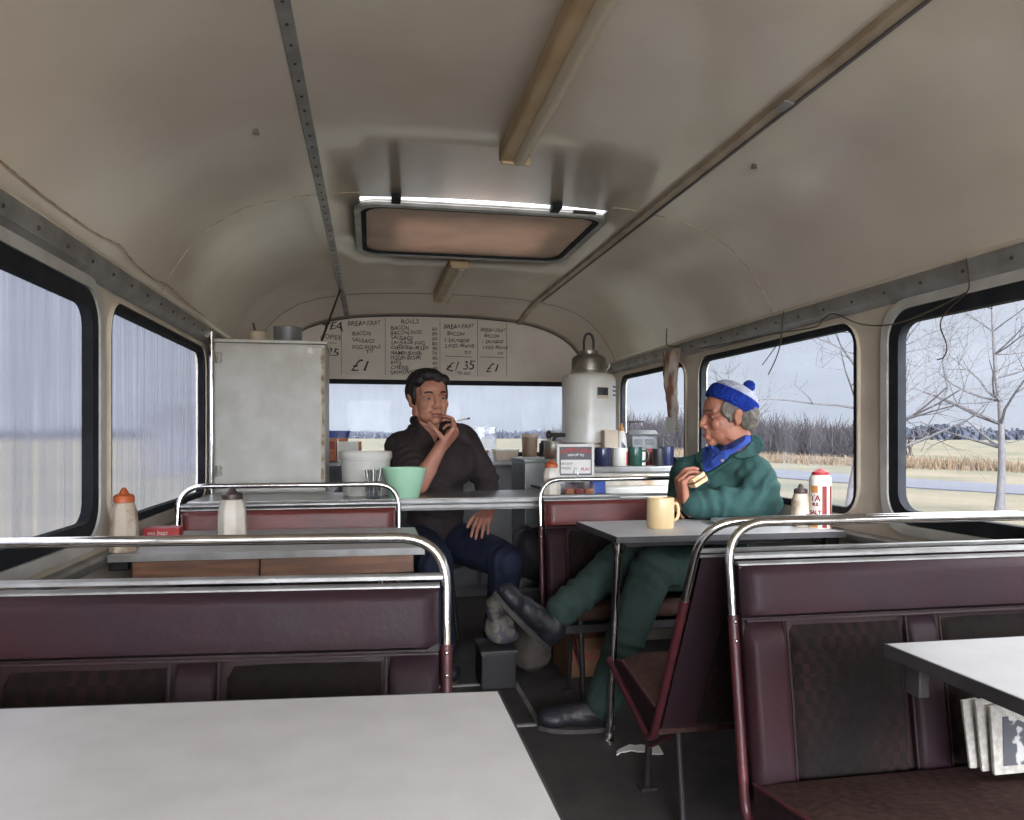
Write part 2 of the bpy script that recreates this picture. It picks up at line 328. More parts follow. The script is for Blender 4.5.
class MB:
    """collects shapes and links them as ONE mesh object"""
    def __init__(self): self.bm = bmesh.new()
    def _bev(self, verts, bev, seg=2):
        if bev > 0:
            es = list({e for v in verts for e in v.link_edges})
            bmesh.ops.bevel(self.bm, geom=es, offset=bev, segments=seg, affect='EDGES', profile=0.6)
    def box(self, c, s, rot=(0, 0, 0), bev=0.0, seg=2):
        m = Matrix.Translation(V(c)) @ Euler(rot).to_matrix().to_4x4() @ Matrix.Diagonal((s[0], s[1], s[2], 1))
        r = bmesh.ops.create_cube(self.bm, size=1.0, matrix=m)
        self._bev(r['verts'], bev, seg); return self
    def ell(self, c, r, rot=(0, 0, 0), seg=20, rings=12):
        rm = rot.to_4x4() if isinstance(rot, Matrix) else Euler(rot).to_matrix().to_4x4()
        m = Matrix.Translation(V(c)) @ rm @ Matrix.Diagonal((r[0], r[1], r[2], 1))
        bmesh.ops.create_uvsphere(self.bm, u_segments=seg, v_segments=rings, radius=1.0, matrix=m); return self
    def rings(self, rs, closed_ends=True, loop=False):
        """rs: list of equal-length vertex loops"""
        bm = self.bm
        vs = [[bm.verts.new(p) for p in r] for r in rs]
        n = len(vs[0])
        pairs = list(zip(vs, vs[1:])) + ([(vs[-1], vs[0])] if loop else [])
        for a, b in pairs:
            for i in range(n):
                j = (i + 1) % n
                try: bm.faces.new((a[i], a[j], b[j], b[i]))
                except ValueError: pass
        if closed_ends and not loop:
            bm.faces.new(vs[0][::-1]); bm.faces.new(vs[-1])
        return self
    def cap(self, p1, r1, p2, r2, seg=14):
        p1, p2 = V(p1), V(p2)
        d = (p2 - p1)
        if d.length < 1e-6: return self.ell(p1, (r1, r1, r1))
        d.normalize()
        u = d.orthogonal().normalized(); w = d.cross(u)
        rs = []
        for k in range(4):
            a = R(-84 + k * 28)
            rs.append((p1 + d * (r1 * math.sin(a)), r1 * math.cos(a)))
        for k in range(4):
            a = R(0 + k * 28)
            rs.append((p2 + d * (r2 * math.sin(a)), r2 * math.cos(a)))
        return self.rings([[c + (u * math.cos(2 * math.pi * i / seg) + w * math.sin(2 * math.pi * i / seg)) * r for i in range(seg)] for c, r in rs])
    def chain(self, pts, rad):
        for i in range(len(pts) - 1): self.cap(pts[i], rad[i], pts[i + 1], rad[i + 1])
        return self
    def tube(self, pts, r, seg=10, closed=False, flat=None):
        pts = [V(p) for p in pts]
        n = len(pts)
        rr = r if isinstance(r, (list, tuple)) else [r] * n
        tang = []
        for i in range(n):
            a = pts[(i - 1) % n] if (closed or i > 0) else pts[i]
            b = pts[(i + 1) % n] if (closed or i < n - 1) else pts[i]
            tang.append((b - a).normalized())
        u = tang[0].orthogonal().normalized()
        out = []
        for i in range(n):
            u = (u - tang[i] * u.dot(tang[i]))
            if u.length < 1e-6: u = tang[i].orthogonal()
            u.normalize(); w = tang[i].cross(u)
            out.append([pts[i] + (u * math.cos(2 * math.pi * k / seg) + w * math.sin(2 * math.pi * k / seg)) * rr[i] for k in range(seg)])
        return self.rings(out, loop=closed)
    def lathe(self, prof, c=(0, 0, 0), seg=28, sx=1.0, sy=1.0, rot=None):
        c = V(c)
        rm = Euler(rot).to_matrix() if rot else Matrix.Identity(3)
        rs = []
        for r, z in prof:
            rs.append([c + rm @ V((max(r, 1e-4) * sx * math.cos(2 * math.pi * i / seg), max(r, 1e-4) * sy * math.sin(2 * math.pi * i / seg), z)) for i in range(seg)])
        return self.rings(rs)
    def prism(self, poly, f0, f1):
        """poly: 2-D points; f0/f1 map a 2-D point to 3-D for the two ends"""
        return self.rings([[V(f0(p)) for p in poly], [V(f1(p)) for p in poly]])
    def ring2(self, outer, inner, f, t0, t1):
        """flat ring between two equal-length outlines; f(p, t) -> 3-D"""
        return self.rings([[V(f(p, t0)) for p in outer], [V(f(p, t1)) for p in outer], [V(f(p, t1)) for p in inner], [V(f(p, t0)) for p in inner]], loop=True)
    def quad(self, a, b, c, d):
        bm = self.bm; bm.faces.new([bm.verts.new(V(p)) for p in (a, b, c, d)]); return self
    def holed(self, outer, holes, f, t0, t1):
        """plate with holes, thickness t0..t1"""
        bm = bmesh.new(); edges = []
        for lp in [outer] + holes:
            vs = [bm.verts.new((p[0], p[1], 0)) for p in lp]
            for i in range(len(vs)): edges.append(bm.edges.new((vs[i], vs[(i + 1) % len(vs)])))
        bmesh.ops.triangle_fill(bm, edges=edges, use_beauty=True, use_dissolve=False)
        bm.verts.index_update()
        P2 = [(v.co.x, v.co.y) for v in bm.verts]
        tris = [[v.index for v in fc.verts] for fc in bm.faces]
        bm.free()
        for t in (t0, t1):
            vv = [self.bm.verts.new(V(f(p, t))) for p in P2]
            for tri in tris: self.bm.faces.new([vv[i] for i in tri])
        for lp in [outer] + holes:
            self.rings([[V(f(p, t0)) for p in lp], [V(f(p, t1)) for p in lp]], closed_ends=False)
        return self
    def build(self, name, m, parent=None, smooth=None, world=True, bevel=0.0, normals=True):
        me = bpy.data.meshes.new(name)
        if normals: bmesh.ops.recalc_face_normals(self.bm, faces=self.bm.faces)
        self.bm.to_mesh(me); self.bm.free()
        me.materials.append(m)
        o = bpy.data.objects.new(name, me); COL.objects.link(o)
        if parent is not None:
            if world: me.transform(inv_of(parent))
            o.parent = parent
            XF[o.name] = XF.get(parent.name, Matrix.Identity(4))
        if smooth is not None:
            for p in me.polygons: p.use_smooth = True
            me.set_sharp_from_angle(angle=R(smooth))
        if bevel > 0:
            b = o.modifiers.new('bevel', 'BEVEL'); b.width = bevel; b.segments = 2; b.limit_method = 'ANGLE'
        return o

def thing(name, label, cat, loc=(0, 0, 0), rotz=0.0, group=None):
    o = bpy.data.objects.new(name, None); COL.objects.link(o)
    o.location = loc; o.rotation_euler = (0, 0, rotz); o.empty_display_size = 0.05
    XF[o.name] = Matrix.Translation(V(loc)) @ Matrix.Rotation(rotz, 4, 'Z')
    return tag(o, label, cat, group)

def tag(o, label, cat, group=None, kind=None):
    o['label'] = label; o['category'] = cat
    if group: o['group'] = group
    if kind: o['kind'] = kind
    return o

def struct(o, label=None, cat=None):
    o['kind'] = 'structure'
    if label: o['label'] = label
    if cat: o['category'] = cat
    return o

def copy_tree(o, parent=None):
    c = o.copy(); COL.objects.link(c)
    if parent is not None: c.parent = parent
    for ch in [x for x in bpy.data.objects if x.parent == o and x != c]:
        copy_tree(ch, c)
    return c

def place(o, loc, rotz=0.0, label=None, group=None):
    o.location = loc; o.rotation_euler = (0, 0, rotz)
    XF[o.name] = Matrix.Translation(V(loc)) @ Matrix.Rotation(rotz, 4, 'Z')
    if label: o['label'] = label
    if group: o['group'] = group
    return o

def rrect(x0, y0, x1, y1, r, n=6):
    r = max(1e-4, min(r, (x1 - x0) / 2 - 1e-4, (y1 - y0) / 2 - 1e-4))
    pts = []
    for cx, cy, a0 in ((x1 - r, y1 - r, 0), (x0 + r, y1 - r, 90), (x0 + r, y0 + r, 180), (x1 - r, y0 + r, 270)):
        for k in range(n + 1):
            a = R(a0 + 90.0 * k / n)
            pts.append((cx + r * math.cos(a), cy + r * math.sin(a)))
    return pts

def fillet(pts, r, n=6):
    pts = [V(p) for p in pts]
    out = [pts[0]]
    for i in range(1, len(pts) - 1):
        a, b, c = pts[i - 1], pts[i], pts[i + 1]
        d1, d2 = (a - b), (c - b)
        rr = min(r, d1.length * 0.48, d2.length * 0.48)
        p, q = b + d1.normalized() * rr, b + d2.normalized() * rr
        for k in range(n + 1):
            t = k / n
            out.append((p * (1 - t) + b * t) * (1 - t) + (b * (1 - t) + q * t) * t)
    out.append(pts[-1])
    return out

def spline(pts, n=6):
    pts = [V(p) for p in pts]
    ext = [pts[0] * 2 - pts[1]] + pts + [pts[-1] * 2 - pts[-2]]
    out = []
    for i in range(1, len(ext) - 2):
        p0, p1, p2, p3 = ext[i - 1:i + 3]
        for k in range(n):
            t = k / n
            out.append(0.5 * ((2 * p1) + (p2 - p0) * t + (2 * p0 - 5 * p1 + 4 * p2 - p3) * t * t + (3 * p1 - p0 - 3 * p2 + p3) * t ** 3))
    out.append(pts[-1])
    return out

def blob(mb, name, m, parent, voxel=0.006, smooth=4, folds=0.0, fscale=14.0, fstretch=(1, 1, 1), seed=0.0):
    """melt overlapping shapes into one continuous smooth skin"""
    me = bpy.data.meshes.new(name + '_raw'); mb.bm.to_mesh(me); mb.bm.free()
    o = bpy.data.objects.new('raw', me); COL.objects.link(o)
    md = o.modifiers.new('r', 'REMESH'); md.mode = 'VOXEL'; md.voxel_size = voxel
    if smooth:
        s = o.modifiers.new('s', 'SMOOTH'); s.iterations = smooth; s.factor = 0.5
    dg = bpy.context.evaluated_depsgraph_get()
    res = bpy.data.meshes.new_from_object(o.evaluated_get(dg), depsgraph=dg)
    bpy.data.objects.remove(o); bpy.data.meshes.remove(me)
    if folds > 0:
        nrm = [v.normal.copy() for v in res.vertices]
        for v, nn in zip(res.vertices, nrm):
            q = V((v.co.x * fscale * fstretch[0] + seed, v.co.y * fscale * fstretch[1], v.co.z * fscale * fstretch[2]))
            k = noise.noise(q) * 0.65 + (0.5 - abs(noise.noise(q * 1.9 + V((7, 3, 1))))) * 0.6
            v.co += nn * (k * folds)
    res.name = name
    res.materials.clear(); res.materials.append(m)
    for p in res.polygons: p.use_smooth = True
    ob = bpy.data.objects.new(name, res); COL.objects.link(ob)
    if parent is not None:
        res.transform(inv_of(parent)); ob.parent = parent
        XF[ob.name] = XF.get(parent.name, Matrix.Identity(4))
    return ob

def text(body, size, f, name, m, parent, shear=0.0, thick=0.0004, bold=0.0, align='LEFT', wobble=0.0):
    """lettering laid on a surface; f maps (u, v, t) to world"""
    cu = bpy.data.curves.new(name, 'FONT'); cu.body = body; cu.size = size; cu.shear = shear
    cu.extrude = thick; cu.offset = bold; cu.align_x = align; cu.resolution_u = 3
    t = bpy.data.objects.new(name, cu); COL.objects.link(t)
    dg = bpy.context.evaluated_depsgraph_get()
    me = bpy.data.meshes.new_from_object(t.evaluated_get(dg), depsgraph=dg)
    bpy.data.objects.remove(t); bpy.data.curves.remove(cu)
    for v in me.vertices:
        if wobble:
            q = V((v.co.x / size * 1.3 + len(body), v.co.y / size * 0.9, 1.7))
            v.co.x += noise.noise(q) * size * wobble; v.co.y += noise.noise(q + V((5, 2, 0))) * size * wobble * 1.3
        v.co = V(f(v.co.x, v.co.y, v.co.z))
    me.name = name; me.materials.clear(); me.materials.append(m)
    o = bpy.data.objects.new(name, me); COL.objects.link(o)
    if parent is not None:
        me.transform(inv_of(parent)); o.parent = parent
    return o

# ------------------------------------------------------------------ bus shell
YF, YR = -1.75, 5.12           # front (behind the camera) and rear of the saloon
WX = 1.15                     # wall plane
SEC = [(0, 1.925), (0.15, 1.9245), (0.3, 1.921), (0.47, 1.913), (0.6, 1.899), (0.74, 1.874), (0.86, 1.835), (0.96, 1.772), (1.04, 1.69), (1.09, 1.61), (1.122, 1.55), (1.14, 1.50)]
ARC = [(0, 1.862), (0.15, 1.861), (0.3, 1.857), (0.47, 1.846), (0.58, 1.834), (0.70, 1.81), (0.81, 1.775), (0.90, 1.73), (0.97, 1.675), (1.02, 1.61), (1.06, 1.54), (1.09, 1.48)]
def full(s): return [(-x, z) for x, z in s[::-1]] + [(x, z) for x, z in s[1:]]
F0, F1 = full(SEC), full(ARC)

mb = MB()
mb.box((0, 1.68, FLOOR - 0.03), (2.34, 6.95, 0.06))
struct(mb.build('floor', M['floor']))

HY0, HY1, HX = 2.752, 3.52, 0.47
ys = [YF, -1, 0, 0.7, 1.4, 2.1, HY0, 3.0, 3.25, HY1, 3.9, 4.3, 4.62]
secs = [(y, F0) for y in ys]
for k in range(1, 8):
    t = k / 7.0
    s = t * t * (3 - 2 * t) * 0.35 + t * t * 0.65
    secs.append((4.62 + (YR - 4.62) * t, [(a[0] * (1 - s) + b[0] * s, a[1] * (1 - s) + b[1] * s) for a, b in zip(F0, F1)]))
bm = bmesh.new()
grid = [[bm.verts.new((x, y, z)) for x, z in s] for y, s in secs]
for i in range(len(grid) - 1):
    for j in range(len(F0) - 1):
        ym = (secs[i][0] + secs[i + 1][0]) / 2
        xm = (F0[j][0] + F0[j + 1][0]) / 2
        if HY0 < ym < HY1 and abs(xm) < HX: continue
        bm.faces.new((grid[i][j], grid[i + 1][j], grid[i + 1][j + 1], grid[i][j + 1]))
mb = MB(); mb.bm = bm
roof = struct(mb.build('ceiling', M['ceiling'], smooth=40))
sd = roof.modifiers.new('thick', 'SOLIDIFY'); sd.thickness = 0.03; sd.offset = 1.0

def ceil_z(x, y=0.0, s=SEC):
    x = abs(x)
    for (a, za), (b, zb) in zip(s, s[1:]):
        if a <= x <= b: return za + (zb - za) * (x - a) / (b - a)
    return s[-1][1]

WIN = {'right': [(-1.50, -0.55), (-0.42, 0.48), (0.62, 2.045), (2.20, 3.40), (3.565, 4.57)],
       'left': [(-1.50, -0.55), (-0.42, 0.48), (0.62, 2.155), (2.245, 3.46), (3.60, 4.57)]}
WZ0, WZ1 = 0.785, 1.425
wnum = 1
def make_window(side, y0, y1, style):
    """frame, rubber and pane of one side window"""
    global wnum
    sg = 1 if side == 'right' else -1
    f = lambda p, t: (sg * t, p[0], p[1])
    mb = MB()
    al = 0.034 if style == 'bold' else 0.010
    gk = 0.038 if style == 'bold' else 0.020
    o1 = rrect(y0 - al, WZ0 - al, y1 + al, WZ1 + al, 0.11)
    i1 = rrect(y0 - 0.004, WZ0 - 0.004, y1 + 0.004, WZ1 + 0.004, 0.09)
    mb.ring2(o1, i1, f, WX - 0.012, WX + 0.01)
    w = struct(mb.build('window_%d' % wnum, M['window_frame' if style == 'bold' else 'wall'], smooth=40))
    wnum += 1
    XF[w.name] = Matrix.Identity(4)
    mb = MB()
    o2 = rrect(y0 - 0.003, WZ0 - 0.003, y1 + 0.003, WZ1 + 0.003, 0.09)
    i2 = rrect(y0 + gk, WZ0 + gk, y1 - gk, WZ1 - gk, 0.055)
    mb.ring2(o2, i2, f, WX - 0.006, WX + 0.022)
    mb.build('gasket', M['gasket'], w, smooth=40)
    mb = MB()
    mb.prism(rrect(y0 + gk - 0.004, WZ0 + gk - 0.004, y1 - gk + 0.004, WZ1 - gk + 0.004, 0.057), lambda p: (sg * (WX + 0.020), p[0], p[1]), lambda p: (sg * (WX + 0.023), p[0], p[1]))
    g = 'glass_fog' if side == 'left' else ('glass_a' if style == 'bold' else 'glass_clear')
    mb.build('pane', M[g], w)
    return w

for side in ('left', 'right'):
    sg = 1 if side == 'right' else -1
    f = lambda p, t: (sg * t, p[0], p[1])
    holes = [rrect(a, WZ0, b, WZ1, 0.09) for a, b in WIN[side]]
    mb = MB()
    mb.holed([(YF, FLOOR - 0.02), (YR, FLOOR - 0.02), (YR, 1.53), (YF, 1.53)], holes, f, WX, WX + 0.035)
    struct(mb.build('wall_' + side, M['wall'], smooth=30))
    for i, (a, b) in enumerate(WIN[side]):
        make_window(side, a, b, 'bold' if i < 3 else 'plain')

# rear end: bulkhead with the arched top and the wide window
f = lambda p, t: (p[0], t, p[1])
RW = (-1.0, 0.90, 1.0, 1.425)
outer = [(-1.15, FLOOR - 0.02), (1.15, FLOOR - 0.02), (1.15, 1.48)] + [p for p in F1[::-1]] + [(-1.15, 1.48)]
mb = MB(); mb.holed(outer, [rrect(*RW, 0.06)], f, YR - 0.004, YR + 0.035)
struct(mb.build('wall_rear', M['bulkhead'], smooth=30))
mb = MB(); mb.ring2(rrect(RW[0] - .02, RW[1] - .02, RW[2] + .02, RW[3] + .018, 0.07), rrect(RW[0], RW[1], RW[2], RW[3], 0.06), f, YR - 0.016, YR)
w = struct(mb.build('window_%d' % wnum, M['bulkhead'], smooth=40)); XF[w.name] = Matrix.Identity(4); wnum += 1
mb = MB(); mb.ring2(rrect(RW[0] - .003, RW[1] - .003, RW[2] + .003, RW[3] + .003, 0.06), rrect(RW[0] + .03, RW[1] + .03, RW[2] - .03, RW[3] - .03, 0.05), f, YR - 0.012, YR + 0.04)
mb.build('gasket', M['gasket'], w, smooth=40)
mb = MB(); mb.prism(rrect(RW[0] + .026, RW[1] + .026, RW[2] - .026, RW[3] - .026, 0.05), lambda p: (p[0], YR + .02, p[1]), lambda p: (p[0], YR + .023, p[1]))
mb.build('pane', M['glass_clear'], w)
# front end behind the camera: windscreen
FW = (-1.02, 0.72, 1.02, 1.62)
mb = MB(); mb.holed([(-1.15, FLOOR - 0.02), (1.15, FLOOR - 0.02), (1.15, 1.49)] + F0[::-1] + [(-1.15, 1.49)], [rrect(*FW, 0.12)], f, YF - 0.035, YF)
struct(mb.build('wall_front', M['wall'], smooth=30))
mb = MB(); mb.ring2(rrect(FW[0] - .003, FW[1] - .003, FW[2] + .003, FW[3] + .003, 0.12), rrect(FW[0] + .03, FW[1] + .03, FW[2] - .03, FW[3] - .03, 0.1), f, YF - .04, YF + 0.01)
w = struct(mb.build('window_%d' % wnum, M['gasket'], smooth=40)); XF[w.name] = Matrix.Identity(4); wnum += 1
mb = MB(); mb.prism(rrect(FW[0] + .026, FW[1] + .026, FW[2] - .026, FW[3] - .026, 0.1), lambda p: (p[0], YF - .02, p[1]), lambda p: (p[0], YF - .023, p[1]))
mb.build('pane', M['glass_a'], w)

# metal cover rails above the windows, ledges below them
tn = 1
def trim(mb, m, smooth=30):
    global tn
    o = struct(mb.build('trim_%d' % tn, m, smooth=smooth)); tn += 1
    XF[o.name] = Matrix.Identity(4)
    return o
for sg in (-1, 1):
    mb = MB()
    prof = [(1.150, 1.455), (1.146, 1.452), (1.122, 1.470), (1.114, 1.500), (1.118, 1.516), (1.150, 1.520)]
    mb.prism(prof, lambda p: (sg * p[0], YF, p[1]), lambda p: (sg * p[0], YR - 0.02, p[1]))
    o = trim(mb, M['rail'])
    mb = MB()
    for k in range(36):
        y = -0.6 + k * 0.155
        mb.ell((sg * 1.117, y, 1.486), (0.004, 0.005, 0.005), seg=8, rings=6)
    mb.build('rivet', M['black_iron'], o)['kind'] = 'stuff'
    mb = MB()
    prof = [(1.150, 0.700), (1.128, 0.700), (1.124, 0.708), (1.124, 0.722), (1.13, 0.730), (1.150, 0.732)]
    mb.prism(prof, lambda p: (sg * p[0], YF, p[1]), lambda p: (sg * p[0], 3.40, p[1]))
    trim(mb, M['rail'])
    # painted half round between the rail and the roof
    mb = MB(); mb.tube([(sg * 1.133, YF, 1.525), (sg * 1.133, YR - 0.05, 1.525)], 0.008, seg=8); trim(mb, M['wall'])

# riveted strip (left) and channel (right) along the roof, seams across it
def along(x, y0, y1):
    pts = [(x, y) for y in (y0, 0, 1, 2, 3, 4, 4.62) if y0 <= y <= y1]
    return pts
mb = MB()
path = [(-0.60, y, ceil_z(0.6)) for y in (-1.0, 1, 3, 4.55)] + [(-0.595, 4.8, 1.885), (-0.59, 5.0, 1.852), (-0.585, 5.10, 1.838)]
def ribbon(mb, path, w, h, tilt):
    rs = []
    for p in path:
        p = V(p); d = V((math.cos(tilt), 0, math.sin(tilt))); n = V((-math.sin(tilt), 0, math.cos(tilt)))
        rs.append([p - d * w / 2 + n * 0.004, p + d * w / 2 + n * 0.004, p + d * (w / 2 - 0.004) - n * h, p - d * (w / 2 - 0.004) - n * h])
    return mb.rings(rs)
ribbon(mb, path, 0.036, 0.004, R(9))
o = trim(mb, M['rail'])
mb = MB()
for k in range(60):
    y = -0.4 + k * 0.083
    mb.ell((-0.60, y, ceil_z(0.6) - 0.004), (0.0042, 0.0042, 0.003), seg=8, rings=6)
mb.build('rivet', M['black_iron'], o)['kind'] = 'stuff'
mb = MB()
path = [(0.60, y, ceil_z(0.6)) for y in (-1.0, 1, 3, 4.55)] + [(0.597, 4.8, 1.885), (0.59, 5.0, 1.852), (0.585, 5.10, 1.838)]
ribbon(mb, path, 0.036, 0.018, R(-9))
o = trim(mb, M['strip_paint'])
mb = MB()
mb.box((0.60 + 0.012, 1.8, ceil_z(0.6) - 0.0222), (0.008, 5.4, 0.004), rot=(0, R(9), 0))
mb.build('painted_shade_strip', M['sign_grey'], o)  # solid dark strip standing in for shade along the channel's underside
mb = MB(); mb.box((0.60, 1.72, ceil_z(0.6) - 0.019), (0.038, 0.05, 0.004), rot=(0, R(9), 0)); mb.build('joint_clip', M['rail'], o)
for (y, s, a, b) in ((2.70, F0, 0, 99), (4.63, F0, 0, 99)):
    mb = MB()
    for part in ([p for p in s if p[0] <= -HX], [p for p in s if p[0] >= HX]):
        if y > 4: part = s
        mb.tube([(x, y, z) for x, z in part], 0.0020, seg=6)
        if y > 4: break
    trim(mb, M['gasket'] if y > 4 else M['stain'])
# junction bead of the arch
mb = MB(); mb.tube(spline([(x, YR - 0.008, z - 0.002) for x, z in F1], 3), 0.004, seg=6); trim(mb, M['sign_grey'])
# foot hatch plate in the floor
mb = MB()
mb.ring2(rrect(-0.19, 2.55, 0.16, 3.02, 0.01, 2), rrect(-0.172, 2.568, 0.142, 3.002, 0.008, 2), lambda p, t: (p[0], p[1], t), FLOOR - 0.002, FLOOR + 0.006)
trim(mb, M['rail'])

# ------------------------------------------------------------------ outside
GZ = -0.80
mb = MB()
n = 60
bm = mb.bm
gv = {}
for i in range(n + 1):
    for j in range(n + 1):
        gv[i, j] = bm.verts.new((-500 + 1000 * i / n, -480 + 1000 * j / n, GZ))
for i in range(n):
    for j in range(n):
        bm.faces.new((gv[i, j], gv[i + 1, j], gv[i + 1, j + 1], gv[i, j + 1]))
struct(mb.build('ground', M['grass']), 'winter grassland around the bus', 'ground')
mb = MB()
cl = spline([(46, -30, 0), (30, 4, 0), (24.5, 14, 0), (21.2, 21, 0), (19.6, 26, 0), (18.8, 32, 0), (18.6, 42, 0), (20, 60, 0), (30, 110, 0)], 8)
L, Rr = [], []
for i, p in enumerate(cl):
    d = (cl[min(i + 1, len(cl) - 1)] - cl[max(i - 1, 0)]).normalized(); nn = V((d.y, -d.x, 0))
    L.append(p - nn * 2.3); Rr.append(p + nn * 2.3)
for i in range(len(cl) - 1):
    mb.rings([[V((q.x, q.y, GZ - 0.05)) for q in (L[i], Rr[i], Rr[i + 1], L[i + 1])], [V((q.x, q.y, GZ + 0.04)) for q in (L[i], Rr[i], Rr[i + 1], L[i + 1])]])
struct(mb.build('road', M['tarmac']), 'grey road curving past behind the grass verge', 'road')

def brush(name, m, label, cat, path, h, w, n, bw, lean=0.35, seed=1, kind=None, group=None, taper=0.15):
    """a stand of bare stems or twigs along a path"""
    rnd = random.Random(seed); mb = MB(); bm = mb.bm
    pts = spline([(a, b, 0) for a, b in path], 10) if len(path) > 1 else [V((path[0][0], path[0][1], 0))] * 2
    for k in range(n):
        i = rnd.randrange(len(pts) - 1); p = pts[i].lerp(pts[i + 1], rnd.random())
        p = V((p.x + rnd.gauss(0, w * 0.45), p.y + rnd.gauss(0, w * 0.45), GZ - 0.05))
        hh = h * (0.62 + 0.55 * (0.5 + noise.noise(V((p.x * 0.35 / max(h, .5), p.y * 0.35 / max(h, .5), 3.1 + seed))))) * rnd.uniform(0.55, 1.1)
        d = V((rnd.gauss(0, lean), rnd.gauss(0, lean), 1)).normalized()
        s_ = V((rnd.uniform(-1, 1), rnd.uniform(-1, 1), 0)).normalized() * bw * rnd.uniform(0.6, 1.3)
        base = p + V((0, 0, hh * rnd.uniform(0, 0.45) if kind != 'low' else 0)); q = base + d * hh * 0.6
        c = (base + q) / 2 + V((rnd.gauss(0, .06), rnd.gauss(0, .06), 0)) * hh
        t = s_.cross(d) * 0.5
        a = [base - s_, base + s_, base + t]; b = [c - s_ * .8, c + s_ * .8, c + t * .8]; e2 = [q - s_ * taper, q + s_ * taper, q + t * taper]
        mb.rings([a, b, e2])
    o = mb.build(name, m, normals=False)
    return tag(o, label, cat, group, 'stuff' if kind else None)
brush('reed_bank', M['reeds'], 'bank of tan dry reeds along the far side of the road', 'reeds', [(66, 4), (49, 17), (38, 27), (31, 36), (27.5, 48), (28, 70)], 1.15, 2.6, 9000, 0.03, lean=0.22, seed=3, kind='low')
brush('hedgerow', M['hedge'], 'dark bare hedgerow beyond the road, seen past the seated man', 'hedge', [(41, 54), (38, 62), (35, 70), (32, 82), (30, 96), (28, 112)], 5.2, 2.4, 12000, 0.05, lean=0.45, seed=5, kind='tall')
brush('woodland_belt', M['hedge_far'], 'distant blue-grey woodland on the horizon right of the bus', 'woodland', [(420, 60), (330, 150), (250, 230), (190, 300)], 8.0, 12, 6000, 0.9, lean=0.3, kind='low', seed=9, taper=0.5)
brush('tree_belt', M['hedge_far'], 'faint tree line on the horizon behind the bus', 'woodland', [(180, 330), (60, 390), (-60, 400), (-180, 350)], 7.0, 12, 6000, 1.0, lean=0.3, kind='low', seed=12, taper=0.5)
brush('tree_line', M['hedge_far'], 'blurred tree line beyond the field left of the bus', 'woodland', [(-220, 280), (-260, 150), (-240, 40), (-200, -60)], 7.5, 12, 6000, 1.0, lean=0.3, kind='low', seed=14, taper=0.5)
scr = [(41, 30, 2.1, 2.3), (56, 22, 1.7, 2.4), (43.5, 36, 1.9, 2.6), (58, 28, 2.2, 2.9), (60, 40, 2.4, 3), (66, 34, 2.2, 2.5), (52, 47, 2.2, 3), (74, 40, 2.6, 3)]
for i, (x, y, h, w) in enumerate(scr):
    where = ['behind the reeds right of the lone tree', 'nearest the right edge of the picture', 'just left of the lone tree trunk', 'far out behind the lone tree', 'small and far off in the yellow field', 'far right under the woodland', 'left end of the row by the window pillar', 'farthest one under the woodland'][i]
    brush('scrub_bush', M['bush'], 'brown scrub bush ' + where, 'bush', [(x, y), (x + 1.2, y + 1.0)], h, w * 0.5, 700, 0.03, lean=0.5, seed=30 + i, group='scrub bushes beyond the road')

def tree(label, loc, h, r0, seed, lean=0.1, depth=6, spread=1.0, first=0.3, group='bare trees by the road'):
    """bare winter tree: trunk plus forking branches"""
    rnd = random.Random(seed)
    t = thing('bare_tree', label, 'tree', loc, 0, group)
    tr = MB(); br = MB()
    pos, d, r = V((0, 0, -0.1)), V((lean * rnd.uniform(-1, 1), lean * rnd.uniform(-1, 1), 1)).normalized(), r0
    pts, rad = [pos.copy()], [r * 1.35]
    N = 9
    forks = []
    for k in range(N):
        d = (d + V((rnd.uniform(-1, 1), rnd.uniform(-1, 1), 0)) * 0.09).normalized()
        pos = pos + d * (h * 0.8 / N); r = r0 * (1 - 0.78 * (k + 1) / N)
        pts.append(pos.copy()); rad.append(r)
        if (k + 1) / N > first: forks.append((pos.copy(), d.copy(), r, 1 - (k + 1) / N))
    tr.tube(pts, rad, seg=8)
    def grow(p, d, L, r, dep):
        q, pp, rr = p.copy(), [p.copy()], [r]
        for s in range(4):
            d = (d + V((rnd.uniform(-1, 1), rnd.uniform(-1, 1), rnd.uniform(-0.5, 0.8))) * 0.22).normalized()
            q = q + d * L / 4; pp.append(q.copy()); rr.append(max(r * (1 - 0.17 * (s + 1)), 0.003))
            if dep > 0 and s >= 1:
                for _ in range(1 if dep > 1 else 2):
                    a = d.orthogonal().normalized(); a.rotate(Matrix.Rotation(rnd.uniform(0, 6.28), 3, d))
                    grow(q, (d * 0.75 + a * rnd.uniform(0.5, 0.95) + V((0, 0, 0.12))).normalized(), L * rnd.uniform(0.45, 0.65), max(rr[-1] * 0.62, 0.003), dep - 1)
        br.tube(pp, rr, seg=5 if dep > 1 else 3)
    for p, dd, r, k in forks:
        for _ in range(3):
            az = rnd.uniform(0, 6.28)
            dirv = V((math.cos(az), math.sin(az), rnd.uniform(0.1, 0.7))).normalized()
            grow(p, dirv, h * spread * (0.16 + 0.26 * k), r * 0.6, depth - 4)
    grow(pts[-1], d, h * 0.26, rad[-1], depth - 3)
    tr.build('trunk', M['bark'], t, smooth=60, world=False)
    b = br.build('branches', M['bark'], t, smooth=60, world=False); b['kind'] = 'stuff'
    return t
tree('grey bare tree standing alone on the grass verge before the road', (14.0, 15.0, GZ), 6.2, 0.095, 11, lean=0.04, spread=1.05, first=0.28)
tree('bare tree partly hidden by the pillar between the right windows', (8.9, 13.4, GZ), 5.6, 0.085, 23, lean=0.06, spread=1.25, first=0.3)
tree('small faint bare tree seen just behind the bobble hat', (18.5, 35.5, GZ), 6.5, 0.13, 31, lean=0.05, spread=1.1, first=0.25)
